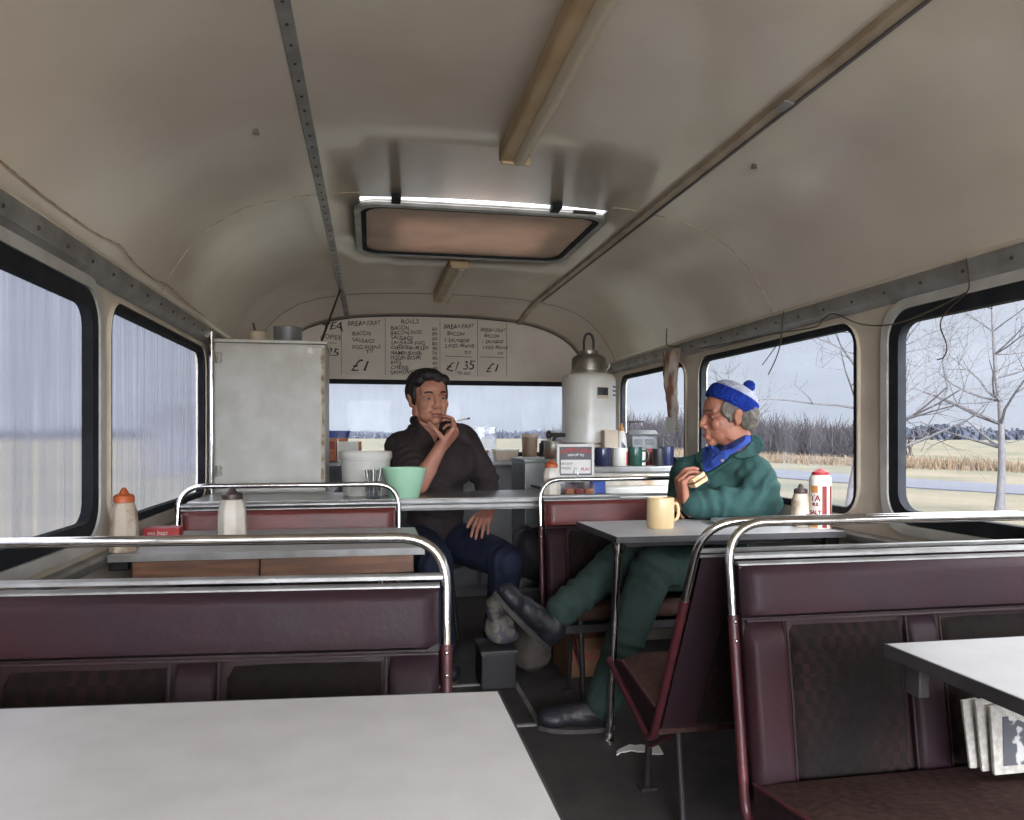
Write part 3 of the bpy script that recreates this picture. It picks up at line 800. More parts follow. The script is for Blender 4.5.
tree('bare tree dimly seen through the fogged left window near the cupboard', (-8.6, 33, GZ), 8, 0.2, 41, lean=0.05, spread=1.0, first=0.3, group='bare trees in the left field')
b = thing('field_shed', 'pale shed dimly seen through the fogged left window', 'shed', (-9.7, 40, GZ))
mb = MB(); mb.box((-9.7, 40, GZ + 1.2), (2.4, 3.0, 2.4)); mb.build('wall', M['shed'], b)
mb = MB(); mb.prism([(-1.4, 2.4), (1.4, 2.4), (0, 3.4)], lambda p: (-9.7 + p[0], 38.3, GZ + p[1]), lambda p: (-9.7 + p[0], 41.7, GZ + p[1])); mb.build('roof', M['slate'], b)

# ------------------------------------------------------------------ bench seats
def make_seat(label, w, lean, group, cushion=True, depth=0.40, band='leather', worn_side=1):
    """double bus seat facing -y, origin on the floor under the top rail; heights are above the floor"""
    t = thing('bus_seat', label, 'bus seat', (0, 0, 0), 0, group)
    H = 0.836
    yb = lambda z: -lean * (H - z) / 0.5
    P = lambda x, z, n: V((x, yb(z) - n, z))
    hw = w / 2
    # chrome top rail with its two bends, maroon painted posts below
    pts = fillet([P(-hw, 0.645, 0), P(-hw, H, 0), P(hw, H, 0), P(hw, 0.645, 0)], 0.09, 10)
    MB().tube(pts, 0.0095, seg=12).build('top_rail', M['chrome'], t, smooth=50, world=False)
    for s in (-1, 1):
        p0 = P(s * hw, 0.65, 0); p1 = P(s * hw, 0.245, 0)
        front = V((s * hw, yb(0.245) - depth - 0.03, 0.355))
        mbp = MB(); mbp.tube(fillet([p0, p1, front], 0.05, 6), 0.0105, seg=10)
        mbp.build('frame_post', M['maroon_paint'], t, smooth=50, world=False)
        for zr in (0.638, 0.60):
            m2 = MB(); m2.ell(P(s * hw, zr, 0.010), (0.004, 0.003, 0.004), seg=8, rings=6); m2.build('rivet', M['chrome'], t, smooth=50, world=False)
    mbx = MB()
    mbx.rings([[P(s * (hw - 0.006), z, n) for z, n in ((0.765, -0.006), (0.772, -0.006), (0.774, 0.0), (0.773, 0.008), (0.770, 0.011), (0.764, 0.011), (0.762, 0.006))] for s in (-1, 1)])
    mbx.build('cross_bar', M['rail'], t, smooth=40, world=False)
    mbx = MB(); mbx.rings([[P(x, z, n) for z, n in ((0.751, 0.0), (0.757, 0.0), (0.757, 0.014), (0.754, 0.018), (0.751, 0.018))] for x in (-(hw - 0.012), hw - 0.012)])
    mbx.build('capping_strip', M['rail'], t, smooth=40, world=False)
    # padded back
    def pad(x0, x1, z0, z1, nb, bulge, m, name, nx=14, nz=10, edge=0.016):
        mb = MB(); bm = mb.bm
        g = []
        for i in range(nx + 1):
            u = i / nx; x = x0 + (x1 - x0) * u
            col = []
            for j in range(nz + 1):
                v = j / nz; z = z0 + (z1 - z0) * v
                dx = min(x - x0, x1 - x); dz = min(z - z0, z1 - z)
                fx = min(1, dx / edge); fz = min(1, dz / edge)
                q = math.sqrt(max(0, 1 - (1 - fx) ** 2)) * math.sqrt(max(0, 1 - (1 - fz) ** 2))
                n = nb + bulge * q + 0.002 * noise.noise(V((x * 9, z * 9, 1.3)))
                col.append(bm.verts.new(P(x, z, n)))
            g.append(col)
        for i in range(nx):
            for j in range(nz):
                bm.faces.new((g[i][j], g[i][j + 1], g[i + 1][j + 1], g[i + 1][j]))
        per = [g[i][0] for i in range(nx + 1)] + [g[nx][j] for j in range(1, nz + 1)] + [g[i][nz] for i in range(nx - 1, -1, -1)] + [g[0][j] for j in range(nz - 1, 0, -1)]
        back = [bm.verts.new(v.co + V((0, nb + 0.006, 0))) for v in per]
        for i in range(len(per)):
            j = (i + 1) % len(per)
            bm.faces.new((per[i], per[j], back[j], back[i]))
        bm.faces.new(back)
        return mb.build(name, m, t, smooth=60, world=False)
    ix = hw - 0.014
    band_o = pad(-ix, ix, 0.645, 0.753, 0.012, 0.026, M['leather' if band == 'leather' else 'leather_red'], 'top_band', nx=40)
    sw, cw = 0.088, 0.078
    for s in (-1, 1):
        x0, x1 = sorted((s * ix, s * (ix - sw)))
        pad(x0, x1, 0.30, 0.641, 0.012, 0.028, M['leather'], 'side_strip', nx=14)
    pad(-cw / 2, cw / 2, 0.30, 0.641, 0.010, 0.026, M['leather'], 'centre_strip', nx=12)
    for s in (-1, 1):
        x0, x1 = sorted((s * (cw / 2 + 0.002), s * (ix - sw - 0.002)))
        pad(x0, x1, 0.30, 0.642, 0.004, 0.020, M['moquette'], 'moquette_panel', nx=14)
    # piping between the panels and under the band
    for x in (-ix + sw + 0.001, -cw / 2 - 0.001, cw / 2 + 0.001, ix - sw - 0.001):
        MB().tube([P(x, 0.305, 0.026), P(x, 0.50, 0.030), P(x, 0.64, 0.028)], 0.0028, seg=6).build('piping', M['leather_dark'], t, smooth=60, world=False)
    MB().tube([P(-ix, 0.643, 0.030), P(0, 0.643, 0.034), P(ix, 0.643, 0.030)], 0.003, seg=6).build('piping', M['leather_dark'], t, smooth=60, world=False)
    mb = MB(); mb.rings([[P(x, z, n) for x, n in ((-ix, 0.012), (-ix, -0.004), (ix, -0.004), (ix, 0.012))] for z in (0.29, 0.748)])
    mb.build('back_board', M['leather_dark'], t, world=False)
    # cushion
    y1 = yb(0.335) - 0.035; y0 = y1 - depth
    prof = [(y1, 0.27), (y1, 0.335), (y1 - 0.03, 0.348), (y0 + 0.10, 0.388), (y0 + 0.03, 0.392), (y0 + 0.004, 0.380), (y0, 0.36), (y0 + 0.008, 0.335), (y0 + 0.03, 0.325)]
    mb = MB(); ns = 16
    rs = []
    for k in range(ns + 1):
        u = -1 + 2 * k / ns; x = u * (hw - 0.012)
        ed = min(1, (1 - abs(u)) * hw / 0.03); q = math.sqrt(max(0, 1 - (1 - ed) ** 2))
        rs.append([(x, y, z if z < 0.332 else 0.325 + (z - 0.325) * (0.72 + 0.28 * q)) for y, z in prof])
    mb.rings(rs); mb.build('seat_cushion', M['moquette_seat'], t, smooth=50, world=False)
    for s in (-1, 1):
        mb = MB(); xs = (s * (hw - 0.0125), s * (hw - 0.004))
        pr = [(y1, 0.26), (y1, 0.332), (y0 + 0.06, 0.376), (y0 + 0.01, 0.366), (y0 - 0.002, 0.346), (y0 + 0.03, 0.32)]
        mb.rings([[(x, y, z) for y, z in pr] for x in xs]); mb.build('cushion_side', M['leather_dark'], t, smooth=30, world=False)
        MB().tube([(s * (hw - 0.006), y1, 0.336), (s * (hw - 0.006), y0 + 0.06, 0.379), (s * (hw - 0.006), y0 + 0.012, 0.370)], 0.0045, seg=8).build('piping', M['maroon_paint'], t, smooth=60, world=False)
    # legs and brace
    for s in (-1, 1):
        for fy, by in ((y0 + 0.07, y0 + 0.03), (y1 - 0.06, y1 - 0.02)):
            mb = MB(); mb.tube([(s * (hw - 0.09), fy, 0.315 if fy < y1 - 0.15 else 0.28), (s * (hw - 0.09), by, 0.0)], 0.011, seg=8)
            mb.box((s * (hw - 0.09), by, 0.004), (0.05, 0.05, 0.008), bev=0.002)
            mb.build('leg', M['dark_metal'], t, smooth=50, world=False)
        MB().tube([(s * (hw - 0.09), y0 + 0.05, 0.13), (s * (hw - 0.09), y1 - 0.05, 0.25)], 0.008, seg=8).build('brace', M['maroon_paint'], t, smooth=50, world=False)
    MB().box((0, (y0 + y1) / 2, 0.29), (w - 0.05, depth - 0.1, 0.03)).build('seat_pan', M['dark_metal'], t, world=False)
    return t

GS = 'bus seats with chrome top rails'
s1 = make_seat('bus seat at lower left, behind the big white foreground table', 0.84, 0.07, GS)
place(s1, (-0.715, 1.378, FLOOR), R(-5.0))
s2 = make_seat('bus seat in front of the white cupboard, red band showing above a white table', 0.775, 0.07, GS, band='red')
place(s2, (-0.715, 2.83, FLOOR), R(1.0))
s3 = make_seat('bus seat at lower right facing the camera, newspaper lying on its cushion', 0.83, 0.07, GS)
place(s3, (0.717, 1.445, FLOOR), R(-0.5))
s4 = make_seat('bus seat seen from behind and side, back to back with the newspaper seat', 0.85, 0.25, GS, depth=0.31)
place(s4, (0.688, 1.478, FLOOR), R(180))
s5 = make_seat('far bus seat across the aisle, the one the man in green sits on', 0.84, 0.05, GS, depth=0.25, band='red')
place(s5, (0.67, 3.0, FLOOR), R(2.0))

# ------------------------------------------------------------------ tables
TZ = 0.73
def make_table(label, poly, post, group='white topped tables', edge='table_edge'):
    xs = [p[0] for p in poly]; ys_ = [p[1] for p in poly]
    t = thing('cafe_table', label, 'table', (sum(xs) / len(xs), sum(ys_) / len(ys_), FLOOR), 0, group)
    c = V((sum(xs) / len(xs), sum(ys_) / len(ys_)))
    inn = [((p[0] - c.x) * 0.994 + c.x, (p[1] - c.y) * 0.988 + c.y) for p in poly]
    mb = MB(); mb.prism(inn, lambda p: (p[0], p[1], TZ - 0.018), lambda p: (p[0], p[1], TZ))
    mb.build('table_top', M['laminate'], t, bevel=0.0015)
    mb = MB(); mb.ring2(poly, inn, lambda p, z: (p[0], p[1], z), TZ - 0.020, TZ - 0.0006)
    mb.build('edge_trim', M[edge], t)
    mb = MB(); mb.box((c.x, c.y, TZ - 0.03), (max(xs) - min(xs) - 0.10, max(ys_) - min(ys_) - 0.12, 0.02))
    mb.build('under_frame', M['dark_metal'], t)
    (ax, ay), (bx, by) = post
    mb = MB(); mb.tube([(ax, ay, TZ - 0.02), (bx, by, FLOOR + 0.012)], 0.0125, seg=12)
    po = mb.build('post', M['chrome'], t, smooth=50)
    mb = MB(); mb.lathe([(0.0, 0.0), (0.026, 0.0), (0.026, 0.006), (0.017, 0.012), (0.015, 0.03), (0.0, 0.03)], (bx, by, FLOOR))
    mb.build('floor_cup', M['chrome'], po, smooth=40)
    mb = MB(); mb.lathe([(0.0, 0.0), (0.017, 0.0), (0.021, 0.02), (0.021, 0.035), (0.0, 0.035)], (ax, ay, TZ - 0.056)); mb.build('top_socket', M['chrome'], po, smooth=40)
    sg = 1 if c.x > 0 else -1
    mb = MB(); mb.box((sg * 1.12, c.y, TZ - 0.04), (0.05, 0.3, 0.035)); mb.build('wall_bracket', M['dark_metal'], t, bevel=0.003)
    return t
make_table('large white table nearest the camera at bottom left', [(-0.272, 0.45), (-0.272, 0.921), (-1.12, 0.992), (-1.12, 0.45)], ((-0.315, 0.50), (-0.315, 0.50)))
tb = make_table('white table with sauce bottles between the two left seats', [(-0.28, 2.13), (-0.28, 2.605), (-1.12, 2.66), (-1.12, 2.15)], ((-0.40, 2.20), (-0.40, 2.20)), edge='rail')
for i, (x0, x1) in enumerate(((-1.06, -0.735), (-0.73, -0.31))):
    mb = MB(); mb.box(((x0 + x1) / 2, 2.165 - 0.006 * i, TZ - 0.047), (x1 - x0, 0.02, 0.05)); mb.build('batten', M['wood'], tb, bevel=0.002)
t3 = make_table('white table in front of the man in green, cream mug on it', [(0.327, 2.235), (0.317, 2.664), (1.12, 2.664), (1.12, 2.225)], ((0.347, 2.275), (0.352, 2.385)))
t4 = make_table('white table corner at the right edge over the newspaper', [(0.345, 0.52), (0.345, 1.019), (1.12, 1.010), (1.12, 0.52)], ((0.39, 0.57), (0.39, 0.57)))
mb = MB(); mb.box((0.375, 0.985, TZ - 0.045), (0.018, 0.03, 0.05), bev=0.003); mb.build('hinge_bracket', M['table_edge'], t4)

# ------------------------------------------------------------------ serving counter, cupboard, back worktops
ct = thing('serving_counter', 'steel edged counter crossing the bus in front of the man in black', 'counter', (-0.2, 3.25, FLOOR))
CZ = 0.79
mb = MB(); mb.box((-0.255, 3.265, CZ - 0.012), (1.75, 0.40, 0.024), bev=0.002); mb.build('counter_top', M['brushed'], ct)
mb = MB()
for z0, z1, y in ((CZ - 0.020, CZ - 0.002, 3.054), (CZ - 0.042, CZ - 0.024, 3.060), (CZ - 0.048, CZ - 0.042, 3.054)):
    mb.box((-0.255, y, (z0 + z1) / 2), (1.75, 0.016, z1 - z0), bev=0.003)
mb.build('front_lip', M['rail'], ct)
mb = MB(); mb.box((0.30, 3.05, CZ - 0.055), (0.010, 0.012, 0.05)); mb.build('lip_catch', M['dark_metal'], ct)
for x in (-1.06, -0.66, 0.605):
    mb = MB(); mb.box((x, 3.27, (CZ - 0.03 + FLOOR) / 2), (0.03, 0.36, CZ - 0.03 - FLOOR)); mb.build('support_panel', M['grey_panel'], ct)
sb = thing('side_worktop', 'white worktop under the tall white cupboard at the left wall', 'worktop', (-0.85, 3.7, FLOOR))
mb = MB(); mb.box((-0.86, 3.73, CZ - 0.012), (0.53, 0.52, 0.026), bev=0.002); mb.build('worktop', M['laminate'], sb)
mb = MB(); mb.box((-0.86, 3.75, (CZ - 0.025 + FLOOR) / 2), (0.50, 0.46, CZ - 0.025 - FLOOR)); mb.build('base_cabinet', M['grey_panel'], sb)

cb = thing('wall_cupboard', 'tall grubby white cupboard standing on the counter at left', 'cupboard', (-0.87, 3.64, CZ))
CT = 1.462
mb = MB(); mb.box((-0.872, 3.655, (CZ + CT) / 2), (0.476, 0.33, CT - CZ - 0.004), bev=0.004); mb.build('carcass', M['cupboard'], cb)
mb = MB(); mb.box((-0.872, 3.480, (CZ + CT) / 2 - 0.002), (0.472, 0.018, CT - CZ - 0.02), bev=0.004); dr = mb.build('door', M['cupboard'], cb)
mb = MB(); mb.box((-0.872, 3.650, CT + 0.006), (0.492, 0.365, 0.014), bev=0.003); mb.build('top_board', M['cupboard'], cb)
for z in (CT - 0.07, CZ + 0.10):
    mb = MB(); mb.box((-1.085, 3.469, z), (0.012, 0.004, 0.05)); mb.tube([(-1.10, 3.469, z - 0.025), (-1.10, 3.469, z + 0.025)], 0.005, seg=8)
    for dz in (-0.013, 0.013): mb.ell((-1.078, 3.466, z + dz), (0.004, 0.003, 0.004), seg=8, rings=6)
    mb.build('hinge', M['aged_alloy'], dr, smooth=40)
mb = MB(); mb.box((-0.70, 3.468, CT - 0.03), (0.022, 0.005, 0.03)); mb.build('catch', M['aged_alloy'], dr)
# rusty, peeling right edge of the door: a ragged thin flake of bare board
mb = MB(); rnd = random.Random(4)
zs = [CZ + 0.02 + (CT - CZ - 0.04) * k / 26 for k in range(27)]
outl = [(-0.6375, z) for z in zs] + [(-0.6375 - 0.008 - 0.016 * abs(noise.noise(V((z * 9, 2, 3)))) - 0.007 * rnd.random() - 0.012 * max(0, (z - 1.2)), z) for z in zs[::-1]]
mb.prism(outl, lambda p: (p[0], 3.4712, p[1]), lambda p: (p[0], 3.4695, p[1])); mb.build('peeling_edge', M['stain'], dr)

tag(MB().tube([(-1.112, 3.43, CZ + 0.002), (-1.112, 3.43, 1.50)], 0.012, seg=12).build('grab_pole', M['chrome'], smooth=50), 'vertical chrome pole between the left window and the cupboard', 'pole')
tag(MB().tube([(-0.655, 3.53, CT + 0.016), (-0.607, 4.45, 1.893)], 0.006, seg=8).build('support_rod', M['black_iron'], smooth=50), 'thin black rod from the cupboard top up to the ceiling strip', 'rod')

# things on the cupboard
o = thing('round_tin', 'round grey tin lying on top of the cupboard', 'tin', (-0.81, 3.6, CT + 0.013))
mb = MB(); mb.lathe([(0, 0), (0.062, 0), (0.064, 0.004), (0.064, 0.070), (0.066, 0.074), (0.060, 0.075), (0.060, 0.006), (0, 0.006)], (-0.81, 3.6, CT + 0.013)); mb.build('body', M['grey_box'], o, smooth=40)
mb = MB(); mb.lathe([(0, 0), (0.059, 0), (0.059, 0.004), (0, 0.004)], (-0.81, 3.6, CT + 0.070)); mb.build('lid', M['grey_plastic'], o, smooth=40)
o = thing('small_jar', 'small yellowish pot with a stick in it, top of the cupboard', 'jar', (-0.945, 3.6, CT + 0.013))
mb = MB(); mb.lathe([(0, 0), (0.034, 0), (0.038, 0.006), (0.038, 0.044), (0.033, 0.052), (0.030, 0.052), (0.030, 0.01), (0, 0.01)], (-0.945, 3.6, CT + 0.013)); mb.build('pot', M['beige'], o, smooth=40)
mb = MB(); mb.tube([(-0.945, 3.6, CT + 0.025), (-0.965, 3.6, CT + 0.105)], 0.004, seg=8); mb.ell((-0.935, 3.6, CT + 0.062), (0.02, 0.016, 0.008)); mb.build('stick', M['black_iron'], o, smooth=40)

# worktop along the rear wall
rw = thing('rear_worktop', 'grey cabinet with worktop under the rear window', 'worktop', (-0.2, 4.85, FLOOR))
mb = MB(); mb.box((-0.22, 4.855, 0.872), (1.82, 0.47, 0.026), bev=0.003); mb.build('worktop', M['grey_box'], rw)
mb = MB(); mb.box((-0.22, 4.88, (0.858 + FLOOR) / 2), (1.78, 0.42, 0.858 - FLOOR), bev=0.003); mb.build('cabinet', M['grey_panel'], rw)
for i in range(4):
    x = -1.09 + 0.445 * i
    mb = MB(); mb.box((x + 0.22, 4.664, 0.47), (0.425, 0.014, 0.74), bev=0.003); d = mb.build('door', M['grey_panel'], rw)
    mb = MB(); mb.tube([(x + 0.40, 4.652, 0.72), (x + 0.40, 4.640, 0.73), (x + 0.40, 4.640, 0.80), (x + 0.40, 4.652, 0.81)], 0.004, seg=6); mb.build('handle', M['brushed'], d)
RZ = 0.886

# griddle cabinet on the right with its alloy top
ap = thing('griddle_cabinet', 'white enamelled cooker cabinet at right with mugs lined up on it', 'cooker', (0.86, 3.8, FLOOR))
AZ = 0.895
mb = MB(); mb.box((0.865, 3.81, (AZ - 0.03 + FLOOR) / 2), (0.54, 0.60, AZ - 0.03 - FLOOR), bev=0.006); mb.build('body', M['white_enamel'], ap)
mb = MB(); mb.box((0.865, 3.80, AZ - 0.014), (0.56, 0.64, 0.028), bev=0.004); mb.build('alloy_top', M['rail'], ap)
for z0, z1, mt in ((0.80, 0.858, 'rusty_enamel'), (0.66, 0.787, 'white_enamel'), (0.10, 0.645, 'white_enamel')):
    mb = MB(); mb.box((0.865, 3.505, (z0 + z1) / 2), (0.536, 0.014, z1 - z0), bev=0.004); mb.build('front_panel', M[mt], ap)
mb = MB(); mb.lathe([(0, 0), (0.006, 0), (0.006, 0.008), (0, 0.01)], (1.10, 3.50, 0.825), rot=(R(90), 0, 0)); mb.build('screw', M['black_iron'], ap)
bx = thing('steel_bin', 'grey steel box unit standing left of the white cooker', 'steel box', (0.43, 3.75, FLOOR))
mb = MB(); mb.box((0.442, 3.80, (0.915 + FLOOR) / 2), (0.245, 0.36, 0.915 - FLOOR), bev=0.006); mb.build('body', M['grey_box'], bx)
mb = MB(); mb.box((0.442, 3.80, 0.922), (0.255, 0.37, 0.016), bev=0.004); mb.build('lid', M['grey_box'], bx)
mb = MB(); mb.tube([(0.35, 3.612, 0.80), (0.40, 3.598, 0.785), (0.46, 3.598, 0.775), (0.50, 3.612, 0.77)], 0.006, seg=8); mb.build('handle', M['black'], bx, smooth=40)

# water urn
UX, UY = 0.72, 3.86
ur = thing('water_urn', 'tall white water urn with dark alloy lid on the cooker', 'urn', (UX, UY, AZ))
mb = MB(); mb.lathe([(0, 0), (0.150, 0), (0.152, 0.01), (0.148, 0.02), (0.143, 0.06), (0.144, 0.10)], (UX, UY, AZ), seg=40); mb.build('base', M['rusty_enamel'], ur, smooth=40)
mb = MB(); mb.lathe([(0, 0.10), (0.149, 0.10), (0.149, 0.112), (0.144, 0.114), (0.144, 0.44), (0.141, 0.463), (0.128, 0.477), (0.105, 0.484), (0, 0.486)], (UX, UY, AZ), seg=40); mb.build('tank', M['white_enamel'], ur, smooth=40)
mb = MB(); mb.lathe([(0.1485, 0.104), (0.1515, 0.104), (0.1515, 0.116), (0.1485, 0.116)], (UX, UY, AZ), seg=40); mb.build('band', M['aged_alloy'], ur, smooth=40)
mb = MB(); mb.lathe([(0, 0.484), (0.098, 0.484), (0.100, 0.494), (0.092, 0.498), (0.092, 0.556), (0.086, 0.572), (0.066, 0.584), (0.050, 0.588), (0.050, 0.606), (0.030, 0.610), (0, 0.611)], (UX, UY, AZ), seg=40); ld = mb.build('lid', M['aged_alloy'], ur, smooth=40)
mb = MB(); mb.tube(spline([(UX - 0.026, UY, AZ + 0.606), (UX - 0.026, UY, AZ + 0.66), (UX - 0.017, UY, AZ + 0.69), (UX, UY, AZ + 0.70), (UX + 0.017, UY, AZ + 0.69), (UX + 0.026, UY, AZ + 0.66), (UX + 0.026, UY, AZ + 0.606)], 5), 0.0065, seg=10); mb.build('lid_handle', M['black'], ld, smooth=50)
for a, z in ((150, 0.53),): pass
mb = MB(); mb.tube([(UX + 0.088, UY - 0.02, AZ + 0.50), (UX + 0.105, UY - 0.03, AZ + 0.52), (UX + 0.105, UY - 0.03, AZ + 0.545)], 0.006, seg=8); mb.build('lid_clip', M['aged_alloy'], ld, smooth=50)
def on_cyl(ang, z, r): return V((UX + r * math.sin(ang), UY - r * math.cos(ang), AZ + z))
def cyl_patch(mb, a0, a1, z0, z1, r0, r1, n=6):
    rs = []
    for k in range(n + 1):
        a = a0 + (a1 - a0) * k / n
        rs.append([on_cyl(a, z0, r0), on_cyl(a, z0, r1), on_cyl(a, z1, r1), on_cyl(a, z1, r0)])
    return mb.rings(rs)
mb = MB(); cyl_patch(mb, R(0), R(28), 0.345, 0.405, 0.1435, 0.1455); pl = mb.build('gauge_plate', M['beige'], ur, smooth=30)
mb = MB(); cyl_patch(mb, R(2), R(27), 0.362, 0.402, 0.1450, 0.1463); mb.build('gauge_window', M['black'], pl, smooth=30)
for k in range(3):
    mb = MB(); cyl_patch(mb, R(45), R(66), 0.362 + 0.022 * k, 0.370 + 0.022 * k, 0.1435, 0.1458); mb.build('vent_slot', M['black'], ur, smooth=30)
a = R(-78)
mb = MB(); mb.tube([on_cyl(a, 0.155, 0.14), on_cyl(a, 0.155, 0.225)], 0.011, seg=10)
mb.ell(on_cyl(a, 0.155, 0.237), (0.017, 0.017, 0.017)); mb.tube([on_cyl(a, 0.155, 0.237) + V((0, 0, -0.02)), on_cyl(a, 0.155, 0.237) + V((0, 0, 0.024))], 0.010, seg=10)
mb.tube([on_cyl(a, 0.15, 0.20), on_cyl(a, 0.10, 0.213), on_cyl(a, 0.075, 0.216)], [0.010, 0.009, 0.008], seg=10); mb.build('tap', M['black_iron'], ur, smooth=50)

# ------------------------------------------------------------------ crockery and small things
def mug(label, x, y, z, r, h, m, hang=0.0, group='mugs on the cooker top', name='mug', cat='mug', taper=1.0, patch=None, hs=1.0):
    t = thing(name, label, cat, (x, y, z), 0, group)
    c = (x, y, z)
    MB().lathe([(0, 0), (r * 0.93 * taper, 0), (r * taper, 0.006), (r, h - 0.003), (r * 0.985, h), (r * 0.90, h), (r * 0.88, 0.012), (0, 0.012)], c, seg=30).build('body', M[m], t, smooth=40)
    d = V((math.cos(hang), math.sin(hang), 0))
    p = V(c)
    pts = spline([p + d * r * 0.94 + V((0, 0, h * 0.80)), p + d * (r + 0.020 * hs) + V((0, 0, h * 0.79)), p + d * (r + 0.031 * hs) + V((0, 0, h * 0.62)), p + d * (r + 0.030 * hs) + V((0, 0, h * 0.42)), p + d * (r + 0.018 * hs) + V((0, 0, h * 0.27)), p + d * r * 0.94 + V((0, 0, h * 0.24))], 5)
    MB().tube(pts, 0.0055, seg=8).build('handle', M[m], t, smooth=60)
    if patch:
        mb = MB(); rs = []
        for k in range(7):
            a = R(patch[1] + (patch[2] - patch[1]) * k / 6)
            e1 = V((math.sin(a), -math.cos(a), 0))
            rs.append([p + e1 * r * q + V((0, 0, h * zz)) for q, zz in ((0.985, patch[3]), (1.016, patch[3]), (1.016, patch[4]), (0.985, patch[4]))])
        mb.rings(rs).build('printed_patch', M[patch[0]], t, smooth=40)
    return t
yM = 3.60
mug('navy blue mug nearest the urn on the cooker', 0.716, yM, AZ, 0.041, 0.092, 'navy', R(150))
mug('white mug with red print between the navy and green mugs', 0.806, yM, AZ, 0.040, 0.090, 'white_enamel', R(55), patch=('red', 35, 75, 0.05, 0.8))
mug('dark green mug on the cooker', 0.884, yM - 0.01, AZ, 0.036, 0.094, 'green_glaze', R(-25))
mug('small white cup in the gap right of the green mug', 0.943, yM + 0.062, AZ, 0.024, 0.080, 'white_enamel', R(90), name='cup', cat='cup')
mug('slim red cup behind the black mug', 0.992, yM + 0.078, AZ, 0.021, 0.082, 'dark_red', R(90), name='cup', cat='cup')
mug('black mug second from the right end', 1.008, yM - 0.01, AZ, 0.030, 0.086, 'black', R(90))
mug('navy mug at the right end of the row', 1.066, yM + 0.015, AZ, 0.035, 0.094, 'navy', R(70))
o = thing('small_box', 'small flat black box right of the row of mugs', 'box', (1.115, yM + 0.02, AZ))
mb = MB(); mb.box((1.118, yM + 0.02, AZ + 0.018), (0.032, 0.07, 0.036), bev=0.003); mb.build('body', M['black'], o)
mb = MB(); mb.box((1.118, yM + 0.02, AZ + 0.039), (0.034, 0.072, 0.006), bev=0.002); mb.build('lid', M['black_iron'], o)

# grey machine standing behind the mugs
o = thing('till_machine', 'grey boxy machine with sloped front behind the mugs', 'machine', (0.985, 3.78, AZ))
prof = [(-0.045, 0.0), (0.055, 0.0), (0.055, 0.165), (-0.015, 0.175), (-0.05, 0.150), (-0.062, 0.085)]
mb = MB(); mb.prism(prof, lambda p: (0.915, 3.78 + p[0], AZ + p[1]), lambda p: (1.055, 3.78 + p[0], AZ + p[1])); mb.build('body', M['grey_plastic'], o, smooth=30, bevel=0.005)
mb = MB(); mb.prism([(-0.052, 0.160), (-0.010, 0.181), (-0.010, 0.176), (-0.05, 0.154)], lambda p: (0.905, 3.78 + p[0], AZ + p[1]), lambda p: (1.065, 3.78 + p[0], AZ + p[1])); mb.build('top_flap', M['grey_box'], o)
for k in range(2):
    mb = MB(); mb.box((0.952 + 0.06 * k, 3.7245, AZ + 0.118), (0.05, 0.004, 0.03), rot=(R(-10), 0, 0)); mb.build('panel', M['black'], o)
mb = MB(); mb.tube([(0.93, 3.80, AZ + 0.17), (0.93, 3.80, AZ + 0.222), (1.00, 3.80, AZ + 0.226)], 0.004, seg=8); mb.box((0.965, 3.80, AZ + 0.226), (0.085, 0.02, 0.008)); mb.build('top_arm', M['black_iron'], o)
o = thing('storage_tin', 'square beige tin standing behind the navy mug beside the urn', 'tin', (0.79, 3.70, AZ))
mb = MB(); mb.box((0.775, 3.672, AZ + 0.085), (0.072, 0.06, 0.17), bev=0.005); mb.build('body', M['beige'], o)
mb = MB(); mb.box((0.775, 3.672, AZ + 0.174), (0.075, 0.063, 0.012), bev=0.003); mb.build('lid', M['beige'], o)
o = thing('washing_up_bottle', 'white washing-up bottle with yellow cap behind the mugs', 'bottle', (0.855, 3.70, AZ))
c = (0.850, 3.70, AZ)
MB().lathe([(0, 0), (0.024, 0), (0.027, 0.008), (0.027, 0.10), (0.024, 0.14), (0.016, 0.172), (0.012, 0.178), (0, 0.178)], c).build('body', M['white_plastic'], o, smooth=50)
MB().lathe([(0, 0.176), (0.014, 0.176), (0.013, 0.192), (0.006, 0.198), (0.005, 0.215), (0, 0.216)], c).build('cap', M['amber'], o, smooth=40)
mb = MB(); rs = []
for k in range(7):
    a = R(-20 + 15 * k); e1 = V((math.sin(a), -math.cos(a), 0))
    rs.append([V(c) + e1 * q + V((0, 0, zz)) for q, zz in ((0.0265, 0.03), (0.0280, 0.03), (0.0280, 0.125 - 0.009 * k), (0.0265, 0.125 - 0.009 * k))])
mb.rings(rs).build('label_band', M['navy'], o, smooth=40)

# on the rear worktop
o = thing('tall_mug', 'tall brown beaker on the rear worktop by the window', 'beaker', (0.588, 4.76, RZ))
MB().lathe([(0, 0), (0.046, 0), (0.048, 0.006), (0.053, 0.168), (0.051, 0.172), (0.047, 0.172), (0.043, 0.012), (0, 0.012)], (0.588, 4.76, RZ)).build('body', M['brown_mug'], o, smooth=40)
MB().lathe([(0.0525, 0.150), (0.0550, 0.150), (0.0555, 0.172), (0.0530, 0.172)], (0.588, 4.76, RZ)).build('rim_band', M['beige'], o, smooth=40)
o = thing('plastic_tub', 'low pale plastic tub left of the brown beaker', 'tub', (0.43, 4.78, RZ))
mb = MB(); mb.rings([[(0.43 + x, 4.78 + y, RZ + z) for x, y in rrect(-w, -w * 0.7, w, w * 0.7, 0.02, 3)] for w, z in ((0.074, 0), (0.082, 0.062))]); mb.build('tub', M['beige'], o, smooth=40)
mb = MB(); mb.rings([[(0.43 + x, 4.78 + y, RZ + z) for x, y in rrect(-0.086, -0.062, 0.086, 0.062, 0.02, 3)] for z in (0.062, 0.072)]); mb.build('lid', M['white_plastic'], o, smooth=40)
